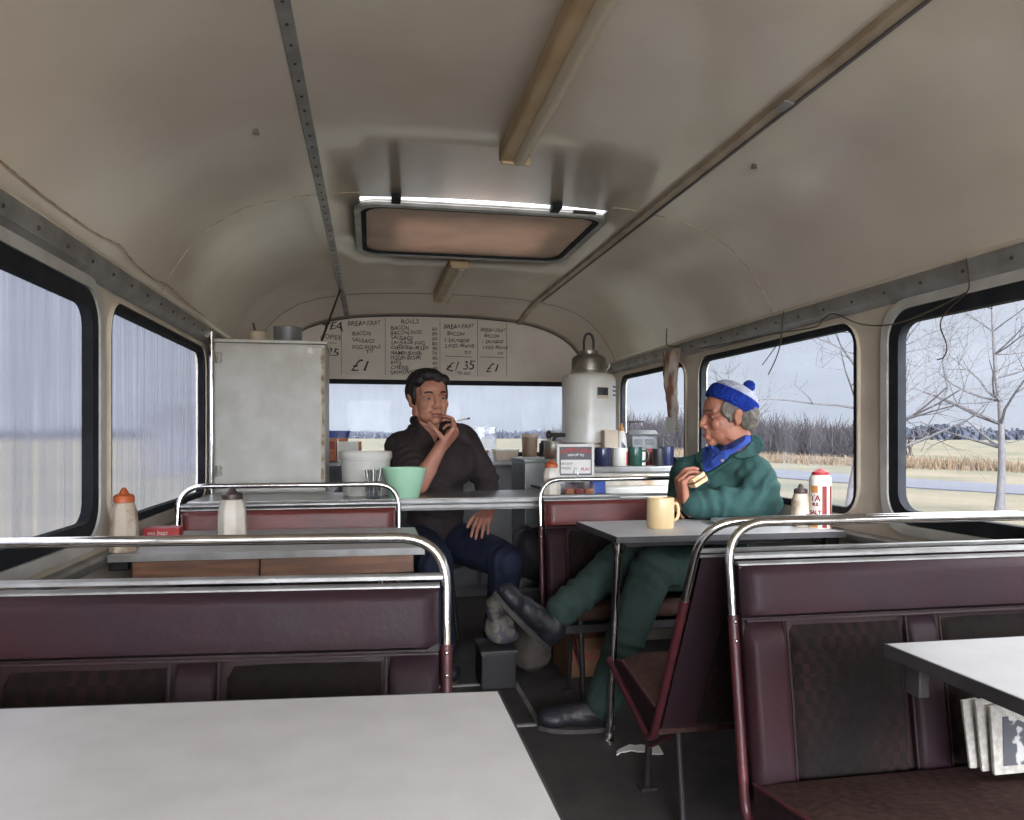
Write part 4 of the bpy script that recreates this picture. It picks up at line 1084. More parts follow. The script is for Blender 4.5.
o = thing('clear_crate', 'clear plastic crate against the rear window by the man in black', 'crate', (0.29, 4.98, RZ))
mb = MB()
mb.ring2(rrect(0.195, 4.90, 0.395, 5.06, 0.015, 3), rrect(0.199, 4.904, 0.391, 5.056, 0.013, 3), lambda p, t: (p[0], p[1], t), RZ, RZ + 0.215)
mb.box((0.295, 4.98, RZ + 0.003), (0.19, 0.15, 0.005)); mb.build('crate', M['clear'], o)
mb = MB(); mb.ring2(rrect(0.190, 4.895, 0.400, 5.065, 0.018, 3), rrect(0.199, 4.904, 0.391, 5.056, 0.013, 3), lambda p, t: (p[0], p[1], t), RZ + 0.207, RZ + 0.217); mb.build('rim', M['clear'], o)
for k in range(4):
    o = thing('saucer', ['lowest', 'second lowest', 'second from top', 'topmost'][k] + ' brown saucer of the short stack by the black sleeve', 'saucer', (0.285, 4.74, RZ + 0.0165 * k), 0, 'brown saucers stacked by the crate')
    mb = MB(); mb.lathe([(0, 0), (0.022, 0), (0.024, 0.003), (0.036, 0.012), (0.037, 0.0155), (0.033, 0.0145), (0.02, 0.006), (0, 0.006)], (0.285, 4.74, RZ + 0.0165 * k), seg=24)
    mb.build('dish', M['orange' if k % 2 else 'brown_mug'], o, smooth=40)
o = thing('black_flask', 'small black canister between beaker and brown pot', 'canister', (0.688, 4.78, RZ))
MB().lathe([(0, 0), (0.030, 0), (0.032, 0.005), (0.032, 0.105), (0.028, 0.112), (0, 0.114)], (0.688, 4.78, RZ)).build('body', M['black'], o, smooth=40)
MB().lathe([(0, 0.112), (0.020, 0.112), (0.020, 0.128), (0, 0.13)], (0.688, 4.78, RZ)).build('lid', M['black_iron'], o, smooth=40)
o = thing('brown_pot', 'brown and green pot on the steel box under the urn tap', 'pot', (0.49, 3.74, 0.93))
MB().lathe([(0, 0), (0.038, 0), (0.041, 0.006), (0.041, 0.05)], (0.49, 3.74, 0.93)).build('lower_body', M['brown_mug'], o, smooth=40)
MB().lathe([(0, 0.048), (0.0415, 0.048), (0.045, 0.085), (0.043, 0.088), (0.040, 0.086), (0.036, 0.052), (0, 0.052)], (0.49, 3.74, 0.93)).build('upper_body', M['aged_alloy'], o, smooth=40)
# left end of the rear worktop
o = thing('orange_carton', 'orange carton behind the white bucket next to the cupboard edge', 'carton', (-0.70, 4.78, RZ))
mb = MB(); mb.box((-0.70, 4.78, RZ + 0.072), (0.12, 0.14, 0.142), bev=0.002); mb.build('box', M['orange'], o)
mb = MB(); mb.box((-0.70, 4.7085, RZ + 0.10), (0.10, 0.002, 0.05)); mb.build('print', M['dark_red'], o)
o = thing('blue_tub', 'bright blue tub lying on top of the orange carton', 'tub', (-0.64, 4.78, RZ + 0.145))
mb = MB(); mb.rings([[(-0.64 + x, 4.78 + y, RZ + 0.145 + z) for x, y in rrect(-w, -0.06, w, 0.06, 0.02, 3)] for w, z in ((0.074, 0), (0.08, 0.036))]); mb.build('tub', M['blue'], o, smooth=40)
mb = MB(); mb.rings([[(-0.64 + x, 4.78 + y, RZ + 0.145 + z) for x, y in rrect(-0.084, -0.064, 0.084, 0.064, 0.02, 3)] for z in (0.036, 0.046)]); mb.build('lid', M['blue'], o, smooth=40)
o = thing('white_carton', 'white carton with orange end right of the orange carton', 'carton', (-0.565, 4.74, RZ))
mb = MB(); mb.box((-0.57, 4.76, RZ + 0.062), (0.13, 0.12, 0.124), bev=0.002); mb.build('box', M['white_plastic'], o)
mb = MB(); mb.box((-0.497, 4.76, RZ + 0.062), (0.018, 0.121, 0.125), bev=0.001); mb.build('end_flap', M['orange'], o)
mb = MB(); mb.box((-0.60, 4.76, RZ + 0.135), (0.06, 0.1, 0.02), bev=0.004); mb.build('top_flap', M['orange'], o)

# on the serving counter
BXc = (-0.452, 3.315, CZ)
o = thing('lidded_bucket', 'white lidded plastic bucket on the counter beside the green bowl', 'bucket', BXc)
MB().lathe([(0, 0), (0.094, 0), (0.098, 0.006), (0.106, 0.150), (0.110, 0.152), (0.110, 0.160), (0.106, 0.161), (0, 0.161)], BXc, seg=40).build('tub', M['white_plastic'], o, smooth=40)
MB().lathe([(0, 0.160), (0.113, 0.160), (0.114, 0.166), (0.113, 0.186), (0.110, 0.190), (0.102, 0.190), (0.100, 0.184), (0, 0.184)], BXc, seg=40).build('lid', M['white_plastic'], o, smooth=40)
gx = (-0.42, 3.085, CZ)
o = thing('cutlery_glass', 'small glass of cutlery in front of the white bucket', 'glass', gx)
MB().lathe([(0, 0), (0.026, 0), (0.028, 0.004), (0.034, 0.072), (0.031, 0.072), (0.026, 0.006), (0, 0.006)], gx).build('tumbler', M['clear'], o, smooth=40)
for k in range(5):
    a = R(72 * k + 20); q = V(gx)
    cu = tag(MB().tube([q + V((0.012 * math.cos(a), 0.012 * math.sin(a), 0.008)), q + V((0.022 * math.cos(a), 0.022 * math.sin(a), 0.07)), q + V((0.030 * math.cos(a), 0.030 * math.sin(a), 0.118))], [0.003, 0.0045, 0.007], seg=8).build(['knife', 'fork', 'spoon', 'knife', 'fork'][k], M['brushed'], smooth=50), 'steel cutlery handle standing in the small glass', 'cutlery', 'cutlery in the small glass')
gb = (-0.293, 3.135, CZ)
o = thing('green_bowl', 'mint green plastic mixing bowl on the counter', 'bowl', gb)
MB().lathe([(0, 0), (0.058, 0), (0.061, 0.004), (0.091, 0.118), (0.088, 0.119), (0.058, 0.008), (0, 0.006)], gb, seg=40).build('bowl', M['mint'], o, smooth=40)
MB().lathe([(0.0895, 0.117), (0.0945, 0.118), (0.0945, 0.124), (0.088, 0.124), (0.0865, 0.118)], gb, seg=40).build('rim', M['mint'], o, smooth=40)

def sauce_bottle(label, x, y, z, r, h, body, cap, faces=8, group='squeezy sauce bottles', rot=0.0, lab=None):
    t = thing('sauce_bottle', label, 'sauce bottle', (x, y, z), 0, group)
    rs = []
    for rr, zz in ((0.86, 0), (1.0, 0.03), (1.0, 0.30), (0.98, 0.62), (0.92, 0.80), (0.76, 0.95), (0.66, 1.0)):
        rs.append([(x + r * rr * math.cos(rot + 2 * math.pi * k / faces), y + r * rr * math.sin(rot + 2 * math.pi * k / faces), z + h * 0.78 * zz) for k in range(faces)])
    MB().rings(rs).build('body', M[body], t, smooth=28, bevel=0.003)
    MB().lathe([(0, 0), (r * 0.72, 0), (r * 0.72, h * 0.09), (r * 0.6, h * 0.12), (r * 0.34, h * 0.135), (r * 0.2, h * 0.2), (r * 0.12, h * 0.225), (0, h * 0.23)], (x, y, z + h * 0.775), seg=18).build('nozzle_cap', M[cap], t, smooth=40)
    if lab:
        mb = MB(); rs = []
        for k in range(7):
            a = R(-38 + 11 * k); e1 = V((math.sin(a), -math.cos(a), 0))
            rs.append([V((x, y, z)) + e1 * q + V((0, 0, zz)) for q, zz in ((r * 0.99, h * 0.08), (r * 1.03, h * 0.08), (r * 1.03, h * 0.36), (r * 0.99, h * 0.36))])
        l = mb.rings(rs).build('paper_label', M['white_plastic'], t, smooth=40)
        mb = MB(); rs = []
        for k in range(4):
            a = R(2 + 7 * k); e1 = V((math.sin(a), -math.cos(a), 0))
            rs.append([V((x, y, z)) + e1 * q + V((0, 0, zz)) for q, zz in ((r * 1.02, h * 0.24), (r * 1.045, h * 0.24), (r * 1.045, h * 0.32), (r * 1.02, h * 0.32))])
        mb.rings(rs).build('printed_mark', M['dark_red'], l, smooth=40)
    return t
sauce_bottle('grubby faceted sauce bottle with orange cap by the left window post', -1.094, 2.20, TZ, 0.037, 0.176, 'bottle', 'orange_cap', rot=R(22))
sauce_bottle('pale faceted sauce bottle with dark brown cap on the left table', -0.842, 2.37, TZ, 0.043, 0.163, 'bottle_pale', 'brown_cap', rot=R(22))
sauce_bottle('sauce bottle with orange cap on the counter beside the sign', 0.335, 3.13, CZ, 0.040, 0.155, 'bottle_pale', 'orange_cap', rot=R(22))
sauce_bottle('small dark-capped sauce bottle with white label beside the green sleeve', 1.045, 2.37, TZ, 0.032, 0.150, 'bottle', 'brown_cap', faces=24, lab=True)
# tall red and white drum of salt
sx_, sy_ = 1.098, 2.335
o = thing('salt_drum', 'tall white drum with red lettering and red top by right window', 'salt drum', (sx_, sy_, TZ))
SR, SH = 0.037, 0.168
MB().lathe([(0, 0), (SR, 0), (SR, SH), (SR * 0.9, SH + 0.01), (SR * 0.72, SH + 0.016), (0, SH + 0.016)], (sx_, sy_, TZ), seg=32).build('body', M['white_plastic'], o, smooth=40)
MB().lathe([(0, SH + 0.014), (SR * 0.78, SH + 0.014), (SR * 0.74, SH + 0.024), (SR * 0.42, SH + 0.030), (SR * 0.2, SH + 0.036), (0, SH + 0.036)], (sx_, sy_, TZ), seg=24).build('cap', M['red'], o, smooth=40)
def drum(a, z, q=1.0): return V((sx_ + SR * q * math.sin(a), sy_ - SR * q * math.cos(a), TZ + z))
def drum_patch(a0, a1, z0, z1, m, name='printed_block'):
    mb = MB(); rs = []
    for k in range(6):
        a = R(a0 + (a1 - a0) * k / 5)
        rs.append([drum(a, z0, 0.99), drum(a, z0, 1.015), drum(a, z1, 1.015), drum(a, z1, 0.99)])
    mb.rings(rs).build(name, M[m], o, smooth=40)
drum_patch(-24, 0, 0.03, 0.145, 'dark_red'); drum_patch(22, 38, 0.03, 0.145, 'dark_red')
drum_patch(-84, -46, 0.122, 0.146, 'amber'); drum_patch(-24, 0, 0.003, 0.024, 'dark_red'); drum_patch(22, 38, 0.003, 0.024, 'dark_red'); drum_patch(-84, -46, 0.003, 0.02, 'amber')
for s, z, sz in (('TA', 0.094, 0.028), ('BLE', 0.078, 0.014), ('SALT', 0.048, 0.019)):
    text(s, sz, lambda u, v, t, z=z: drum(R(-60) + u / SR, z + v, 1.006 + t / SR), 'lettering', M['dark_red'], o, bold=0.0008, align='CENTER')

# red packet on the left table
o = thing('red_packet', 'flat red packet lying on the left table by the orange-capped bottle', 'packet', (-1.07, 2.52, TZ))
mb = MB(); mb.box((-1.075, 2.52, TZ + 0.015), (0.105, 0.075, 0.028), rot=(0, 0, R(4)), bev=0.002); mb.build('carton', M['red'], o)
text('tea bags', 0.018, lambda u, v, t: (-1.112 + u, 2.4806 - t + 0.07 * (u - 0.05), TZ + 0.010 + v), 'lettering', M['white_plastic'], o, shear=0.2)

# man in green's table
mug('cream beaker mug on the table by the man in green', 0.553, 2.435, TZ, 0.047, 0.104, 'cream', R(-4), group=None, hs=0.55)
o = thing('side_plate', 'white side plate on the table by the green elbow', 'plate', (0.84, 2.475, TZ))
MB().lathe([(0, 0), (0.05, 0), (0.055, 0.003), (0.072, 0.013), (0.074, 0.016), (0.070, 0.016), (0.052, 0.007), (0, 0.006)], (0.84, 2.475, TZ), seg=36).build('dish', M['white_enamel'], o, smooth=40)
MB().lathe([(0.068, 0.0145), (0.0745, 0.0155), (0.0745, 0.0175), (0.068, 0.0165)], (0.84, 2.475, TZ), seg=36).build('rim', M['grey_box'], o, smooth=40)

# SUPERCASH sign on its wire stand
gx0, gy = 0.383, 3.24
o = thing('counter_sign', 'white card sign with red lettering standing on the counter', 'sign', (0.47, gy, CZ))
S0, S1, Z0s, Z1s = 0.386, 0.560, 0.838, 1.010
mb = MB(); mb.box(((S0 + S1) / 2, gy, (Z0s + Z1s) / 2), (S1 - S0, 0.012, Z1s - Z0s), bev=0.002); mb.build('card', M['card'], o)
fs = lambda u, v, t: (S0 + u, gy - 0.0062 - t, Z0s + v)
mb = MB(); mb.box(((S0 + S1) / 2, gy - 0.0065, 0.933), (0.150, 0.002, 0.128)); pb = mb.build('printed_panel', M['sign_grey'], o)
mb = MB(); mb.box(((S0 + S1) / 2, gy - 0.0075, 0.908), (0.138, 0.002, 0.062)); mb.build('white_panel', M['card'], pb)
def arch(u, v, t):
    c = 0.087; k = (u - c) / 0.075
    return (S0 + u, gy - 0.0085 - t, Z0s + v - 0.010 * k * k)
text('SUPERCASH', 0.0265, lambda u, v, t: arch(0.087 + u, 0.136 + v, t), 'lettering', M['red'], pb, bold=0.0006, align='CENTER')
text('WIN UP TO', 0.0145, lambda u, v, t: arch(0.087 + u, 0.118 + v, t), 'lettering', M['card'], pb, bold=0.0003, align='CENTER')
text('INSTANT', 0.015, lambda u, v, t: fs(0.042 + u, 0.078 + v, t + 0.0023), 'lettering', M['ink'], pb, align='CENTER')
text('PRIZES', 0.015, lambda u, v, t: fs(0.042 + u, 0.058 + v, t + 0.0023), 'lettering', M['ink'], pb, align='CENTER')
text('PLAY', 0.019, lambda u, v, t: fs(0.132 + u, 0.052 + v, t + 0.0023), 'lettering', M['red'], pb, bold=0.0005, align='CENTER')
mb = MB(); mb.tube(spline([(0.462, gy - 0.009, 0.875), (0.468, gy - 0.012, 0.900), (0.480, gy - 0.012, 0.896), (0.482, gy - 0.012, 0.862), (0.500, gy - 0.010, 0.842)], 4), 0.003, seg=6); mb.build('hook', M['brushed'], o, smooth=50)
for x in (0.408, 0.528):
    mb = MB(); mb.box((x, gy + 0.004, (CZ + Z0s) / 2), (0.030, 0.03, Z0s - CZ), bev=0.002); mb.build('foot', M['card'], o)
o = thing('blue_carton', 'small blue carton on the counter right of the sign', 'carton', (0.565, 3.19, CZ))
mb = MB(); mb.box((0.562, 3.19, CZ + 0.034), (0.058, 0.05, 0.066), bev=0.002); mb.build('box', M['blue'], o)
mb = MB(); mb.box((0.562, 3.19, CZ + 0.0685), (0.059, 0.051, 0.004)); mb.build('flap', M['navy'], o)
o = thing('snack_tray', 'clear tray with orange wrapped snacks below the sign', 'tray', (0.455, 3.13, CZ))
mb = MB(); mb.ring2(rrect(0.385, 3.09, 0.525, 3.175, 0.01, 3), rrect(0.388, 3.093, 0.522, 3.172, 0.008, 3), lambda p, t: (p[0], p[1], t), CZ + 0.001, CZ + 0.048); mb.box((0.455, 3.132, CZ + 0.003), (0.134, 0.078, 0.003)); mb.build('tray', M['clear'], o)
for k in range(3):
    tag(MB().box((0.412 + 0.042 * k, 3.132, CZ + 0.0165), (0.036, 0.065, 0.022), bev=0.004).build('wrapped_snack', M['orange' if k != 1 else 'dark_red']), ['left orange', 'middle red', 'right orange'][k] + ' wrapped bar in the clear tray under the sign', 'snack', 'wrapped snacks in the tray')

# newspaper on the seat
o = thing('newspaper', 'folded newspaper standing on the right seat under the table corner', 'newspaper', (0.93, 1.30, 0.44))
def leaf(mb, x0, y, lean, top, w, skew, th=0.005):
    base = 0.404
    pts = [(x0, base), (x0 + w, base), (x0 + w, base + 0.012), (x0 + 0.17, base + top * 0.50), (x0 + 0.03 + skew, base + top), (x0 - 0.004 + skew, base + top * 0.98)]
    mb.prism(pts, lambda p: (p[0], y + lean * (p[1] - base), p[1]), lambda p: (p[0], y + th + lean * (p[1] - base), p[1]))
    return mb
XN = 0.733
leaf(MB(), XN, 1.218, 0.10, 0.128, 0.34, 0.006, 0.007).build('front_section', M['newsprint'], o, bevel=0.001)
mb = MB(); bz = 0.404
pp = [(XN + 0.020, bz + 0.016), (XN + 0.26, bz + 0.016), (XN + 0.24, bz + 0.026), (XN + 0.155, bz + 0.054), (XN + 0.044, bz + 0.106), (XN + 0.026, bz + 0.106)]
mb.prism(pp, lambda p: (p[0], 1.2165 + 0.10 * (p[1] - bz), p[1]), lambda p: (p[0], 1.2180 + 0.10 * (p[1] - bz), p[1])); mb.build('front_picture', M['news_photo'], o)
leaf(MB(), XN - 0.010, 1.236, 0.10, 0.135, 0.33, 0.000, 0.006).build('inner_section', M['newsprint'], o, bevel=0.001)
leaf(MB(), XN - 0.022, 1.252, 0.10, 0.130, 0.33, -0.004, 0.006).build('back_section', M['newsprint'], o, bevel=0.001)

# ------------------------------------------------------------------ roof fittings
rh = thing('roof_hatch', 'wide aluminium framed roof hatch with browned panel', 'roof hatch', (0, 3.15, 1.92))
f = lambda p, t: (p[0], p[1], t)
HA, HB = 2.775, 3.56
mb = MB()
zf = 1.893
for o1, i1, z0, z1 in ((rrect(-0.495, HA, 0.495, HB, 0.10, 8), rrect(-0.468, HA + .027, 0.468, HB - .027, 0.085, 8), zf, zf + 0.018), (rrect(-0.486, HA + .009, 0.486, HB - .009, 0.095, 8), rrect(-0.45, HA + .045, 0.45, HB - .045, 0.07, 8), zf + 0.014, zf + 0.030)):
    mb.ring2(o1, i1, f, z0, z1)
mb.build('frame', M['rail'], rh, smooth=40, bevel=0.004)
mb = MB(); mb.ring2(rrect(-0.468, HA + .027, 0.468, HB - .027, 0.085, 8), rrect(-0.448, HA + .047, 0.448, HB - .047, 0.075, 8), f, zf + 0.004, zf + 0.012); mb.build('seal', M['gasket'], rh, smooth=40)
rs = []
for k, (ins, z) in enumerate(((0.030, zf + 0.012), (0.05, zf + 0.020), (0.075, zf + 0.040), (0.11, zf + 0.050), (0.17, zf + 0.054))):
    rs.append([V((p[0], p[1], z)) for p in rrect(-0.49 + ins, HA + ins, 0.49 - ins, HB - ins, max(0.09 - k * 0.008, 0.03), 8)])
mb = MB()
vs = mb.rings(rs + [[p + V((0, 0, 0.004)) for p in rs[-1]]] + [[p + V((0, 0, 0.004)) for p in r] for r in rs[-2::-1]])
mb.build('panel', M['hatch_pan'], rh, smooth=50)
for x in (-0.34, 0.26):
    mb = MB(); mb.box((x, HA - 0.03, 1.915), (0.034, 0.07, 0.028), bev=0.004); mb.build('hinge', M['gasket'], rh)
mb = MB(); mb.tube([(0.33, HA - 0.02, 1.905), (0.42, HA - 0.015, 1.905)], 0.007, seg=8); mb.build('stay', M['black_iron'], rh, smooth=50)

for i, (y0, y1, lab) in enumerate(((0.55, 2.24, 'long fluorescent fitting running along the roof ahead of the hatch'), (3.66, 4.66, 'short fluorescent fitting on the roof behind the hatch'))):
    t = thing('fluorescent_fitting', lab, 'light fitting', (-0.012, (y0 + y1) / 2, 1.92), 0, 'roof light fittings')
    mb = MB(); prof = [(-0.036, 1.924), (-0.034, 1.886), (-0.028, 1.882), (0.006, 1.882), (0.006, 1.924)]
    mb.prism(prof, lambda p: (p[0] - 0.012, y0, p[1]), lambda p: (p[0] - 0.012, y1, p[1])); mb.build('spine', M['lamp_body'], t, bevel=0.002)
    mb = MB(); prof = [(0.004, 1.912)] + [(0.026 + 0.024 * math.cos(R(a)), 1.896 + 0.028 * math.sin(R(a))) for a in range(180, 361, 15)] + [(0.050, 1.914)]
    mb.prism(prof, lambda p: (p[0] - 0.012, y0 + 0.03, p[1]), lambda p: (p[0] - 0.012, y1 - 0.012, p[1])); mb.build('diffuser', M['lamp_diffuser'], t, smooth=50)
    for y, dy in ((y1 - 0.008, 0.014), (y0 + 0.008, 0.014)):
        mb = MB(); mb.box((0.004, y, 1.895), (0.092, dy, 0.044), bev=0.006); mb.build('end_cap', M['lamp_body'], t)

# loose wires, torn poster
def wire(label, pts, r, m):
    return tag(MB().tube(spline(pts, 6), r, seg=6).build('loose_wire', M[m], smooth=60), label, 'wire')
wire('pair of loose wires hanging down from the rail above the man in green', [(1.108, 2.585, 1.52), (1.104, 2.59, 1.45), (1.10, 2.592, 1.40), (1.095, 2.62, 1.34), (1.09, 2.665, 1.285)], 0.0022, 'wire_dark')
wire('second short wire hanging beside the pair above the man in green', [(1.108, 2.592, 1.50), (1.104, 2.60, 1.42), (1.095, 2.65, 1.37), (1.09, 2.71, 1.327)], 0.0018, 'wire')
wire('red-brown wire dangling in front of the big right window', [(1.110, 1.705, 1.515), (1.108, 1.695, 1.46), (1.106, 1.698, 1.425), (1.10, 1.76, 1.385), (1.098, 1.782, 1.35), (1.096, 1.757, 1.293), (1.095, 1.765, 1.262), (1.095, 1.79, 1.256)], 0.0019, 'wire')
wire('dark cable sagging along the rail above the right windows', [(1.112, 3.32, 1.462), (1.110, 2.95, 1.452), (1.108, 2.6, 1.440), (1.108, 2.385, 1.431), (1.108, 2.33, 1.452), (1.108, 2.27, 1.459), (1.108, 2.13, 1.404), (1.108, 1.976, 1.382), (1.108, 1.82, 1.40), (1.108, 1.70, 1.425)], 0.0024, 'wire_dark')
wire('thin cable clipped along the roof edge above the left windows', [(-1.115, 1.1, 1.552), (-1.108, 1.52, 1.560), (-1.110, 1.72, 1.556), (-1.108, 2.03, 1.556), (-1.102, 2.2, 1.568), (-1.108, 2.32, 1.555), (-1.112, 2.55, 1.548), (-1.106, 2.72, 1.560), (-1.112, 3.0, 1.548), (-1.112, 3.3, 1.545)], 0.0017, 'stain')
wire('short black wire sticking up by the torn paper', [(1.105, 3.56, 1.50), (1.098, 3.60, 1.505), (1.075, 3.64, 1.52), (1.070, 3.63, 1.60)], 0.003, 'wire_dark')
o = thing('torn_poster', 'torn strip of faded poster hanging on the right window pillar', 'poster', (1.12, 3.68, 1.3))
mb = MB(); rs = []
N = 18; rnd = random.Random(3)
for k in range(N + 1):
    v = k / N; z = 1.495 - 0.42 * v
    y0 = 3.80 - 0.10 * v + 0.008 * rnd.uniform(-1, 1); y1 = 3.535 + 0.055 * min(1, v * 4) * (1 - v) + 0.05 * v + 0.006 * rnd.uniform(-1, 1)
    row = []
    for q in range(9):
        u = q / 8; bulge = 0.030 * math.sin(math.pi * u) * math.sin(math.pi * min(1, v * 1.1)) + 0.010 * noise.noise(V((u * 3, v * 6, 2)))
        row.append(V((1.112 - bulge, y0 + (y1 - y0) * u, z)))
    rs.append(row + [p + V((0.0015, 0, 0)) for p in row[::-1]])
mb.rings(rs); mb.build('strip', M['torn'], o, smooth=60)
mb = MB(); mb.box((1.106, 3.67, 1.10), (0.003, 0.125, 0.085), rot=(R(4), 0, 0)); mb.build('white_end', M['card'], o)
for i, (x, y) in enumerate(((-0.735, 2.105), (0.72, 2.10))):
    mb = MB(); mb.lathe([(0, 0), (0.010, 0), (0.008, 0.005), (0.003, 0.02), (0, 0.02)], (x, y, ceil_z(x) - 0.012)); o = mb.build('ceiling_stud', M['aged_alloy'], smooth=40)
    tag(o, 'small stud in the ceiling panel, ' + ('left side' if x < 0 else 'right side'), 'stud', 'ceiling studs')

# ------------------------------------------------------------------ hand written menu on the bulkhead
YB = YR - 0.006
def sheet(label, x0, x1, z0, zt, lines, ink='ink'):
    """one paper sheet of the menu; lines: (text, u, z, size, ink)"""
    t = thing('menu_sheet', label, 'menu sheet', ((x0 + x1) / 2, YB, (z0 + 1.8) / 2), 0, 'hand written menu sheets on the bulkhead')
    top = [(x1 - (x1 - x0) * k / 8, zt(x1 - (x1 - x0) * k / 8)) for k in range(9)]
    mb = MB(); mb.prism([(x0, z0), (x1, z0)] + top, lambda p: (p[0], YB - 0.0015, p[1]), lambda p: (p[0], YB, p[1])); mb.build('paper', M['sheet'], t)
    mb = MB(); mb.box((x1, YB - 0.0022, (z0 + zt(x1)) / 2), (0.003, 0.0016, zt(x1) - z0)); mb.build('ruled_line', M['ink_faint'], t)
    rnd = random.Random(int((x0 + 5) * 1000))
    for s, u, z, size, m in lines:
        if s == '-':
            mb = MB(); mb.box((u, YB - 0.0022, z), (size, 0.0016, 0.0035), rot=(0, R(1), 0)); mb.build('ruled_line', M[m], t); continue
        a = R(rnd.uniform(-2, 2)); ca, sa = math.cos(a), math.sin(a)
        text(s, size, lambda uu, vv, tt: (u + uu * ca - vv * sa, YB - 0.0018 - tt, z + uu * sa + vv * ca), 'lettering', M[m], t, shear=rnd.uniform(0.0, 0.3), bold=0.0006, wobble=0.22)
    return t
zt = lambda x: ceil_z(x, 0, ARC) - 0.012
def cols(rows, u, z, size, dz, m): return [(s, u, z - dz * i, size, m) for i, s in enumerate(rows)]
sheet('menu sheet half hidden behind the grey tin at left', -0.82, -0.625, 1.455, zt, [('TEA', -0.765, 1.740, 0.085, 'ink'), ('COFFEE', -0.765, 1.69, 0.04, 'ink_faint'), ('25', -0.72, 1.58, 0.075, 'ink'), ('-', -0.72, 1.665, 0.13, 'ink_faint')])
sheet('menu sheet headed breakfast with a large one pound price, left of the long list', -0.62, -0.335, 1.455, zt,
      [('BREAKFAST', -0.585, 1.785, 0.042, 'ink_faint')] + cols(['BACON', 'SAUSAGE', 'EGG BEANS'], -0.555, 1.72, 0.036, 0.045, 'ink_faint') + [('T/S', -0.47, 1.60, 0.04, 'ink_faint'), ('£1', -0.56, 1.485, 0.11, 'ink')])
sheet('long menu list of rolls with prices, above the dark haired man', -0.33, 0.035, 1.455, zt,
      [('ROLLS', -0.23, 1.808, 0.042, 'ink_faint')] + cols(['BACON', 'BACON EGG', 'SAUSAGE', 'SAUSAGE EGG', 'CHEESEBURGER', 'HAMBURGER', 'EGGBURGER', 'EGG', 'CHEESE', 'SANDWICHES'], -0.30, 1.765, 0.036, 0.0335, 'ink')
      + cols(['60', '80', '60', '80', '90', '75', '90', '45', '45', '50'], -0.02, 1.765, 0.034, 0.0335, 'ink_faint'))
sheet('menu sheet with a price of one pound thirty five', 0.04, 0.295, 1.455, zt,
      [('BREAKFAST', 0.06, 1.782, 0.040, 'ink')] + cols(['  BACON', '2 SAUSAGE', '2 EGG BEANS'], 0.065, 1.735, 0.034, 0.042, 'ink') + [('T/S', 0.20, 1.605, 0.036, 'ink'), ('-', 0.165, 1.59, 0.19, 'ink'), ('£1 35', 0.075, 1.495, 0.085, 'ink'), ('TEA INC', 0.15, 1.468, 0.026, 'ink_faint')])
sheet('rightmost menu sheet with a bare one pound price', 0.30, 0.50, 1.455, zt,
      [('BREAKFAST', 0.315, 1.770, 0.034, 'ink_faint')] + cols(['  BACON', '1 SAUSAGE', '1 EGG BEANS'], 0.325, 1.728, 0.030, 0.040, 'ink') + [('T/S', 0.43, 1.605, 0.03, 'ink_faint'), ('-', 0.40, 1.59, 0.17, 'ink'), ('£1', 0.355, 1.49, 0.085, 'ink')])

# ------------------------------------------------------------------ things on the floor
o = thing('holdall', 'black holdall with a loop handle on the floor behind the far seat', 'bag', (0.30, 3.42, 0.45))
mb = MB(); mb.ell((0.34, 3.43, 0.51), (0.11, 0.10, 0.11)); mb.ell((0.37, 3.43, 0.445), (0.13, 0.11, 0.085)); mb.ell((0.30, 3.42, 0.54), (0.06, 0.07, 0.07))
blob(mb, 'bag', M['bag_black'], o, 0.012, 3, folds=0.02, fscale=9)
mb = MB(); mb.tube(spline([(0.24, 3.31, 0.50), (0.205, 3.30, 0.56), (0.215, 3.30, 0.62), (0.26, 3.30, 0.635), (0.30, 3.31, 0.60)], 5), 0.008, seg=8); mb.build('handle', M['bag_black'], o, smooth=60)
o = thing('storage_crate', 'dark box under the black holdall behind the far seat', 'crate', (0.36, 3.42, FLOOR))
mb = MB(); mb.box((0.40, 3.43, 0.19), (0.32, 0.22, 0.30), bev=0.006); mb.build('body', M['dark_metal'], o)
mb = MB(); mb.box((0.40, 3.43, 0.345), (0.33, 0.23, 0.02), bev=0.004); mb.build('lid', M['table_edge'], o)
o = thing('sack', 'olive cloth sack slumped on the floor behind the raised boot', 'sack', (0.30, 3.13, FLOOR))
mb = MB(); mb.ell((0.255, 3.16, 0.15), (0.085, 0.09, 0.12)); mb.ell((0.24, 3.15, 0.25), (0.065, 0.07, 0.08)); mb.ell((0.26, 3.17, 0.09), (0.085, 0.09, 0.06))
blob(mb, 'sack', M['bag_olive'], o, 0.01, 3, folds=0.02, fscale=9)
o = thing('storage_box', 'low dark box on the floor carrying the printed carrier bag', 'box', (0.08, 3.03, FLOOR))
mb = MB(); mb.box((0.075, 3.04, 0.10), (0.14, 0.19, 0.14), bev=0.005); mb.build('body', M['dark_metal'], o)
mb = MB(); mb.box((0.075, 3.04, 0.177), (0.15, 0.20, 0.014), bev=0.003); mb.build('lid', M['table_edge'], o)
o = thing('carrier_bag', 'pale carrier bag with dark print beneath the toe of the raised boot', 'bag', (0.09, 3.03, 0.185))
mb = MB(); mb.ell((0.09, 3.03, 0.250), (0.060, 0.06, 0.055)); mb.ell((0.075, 3.03, 0.33), (0.035, 0.04, 0.07)); mb.ell((0.11, 3.04, 0.225), (0.06, 0.06, 0.035))
blob(mb, 'bag', M['bag_grey'], o, 0.008, 2, folds=0.022, fscale=15)
o = thing('cardboard_tray', 'shallow brown cardboard box on the floor behind the table post', 'box', (0.47, 3.15, FLOOR))
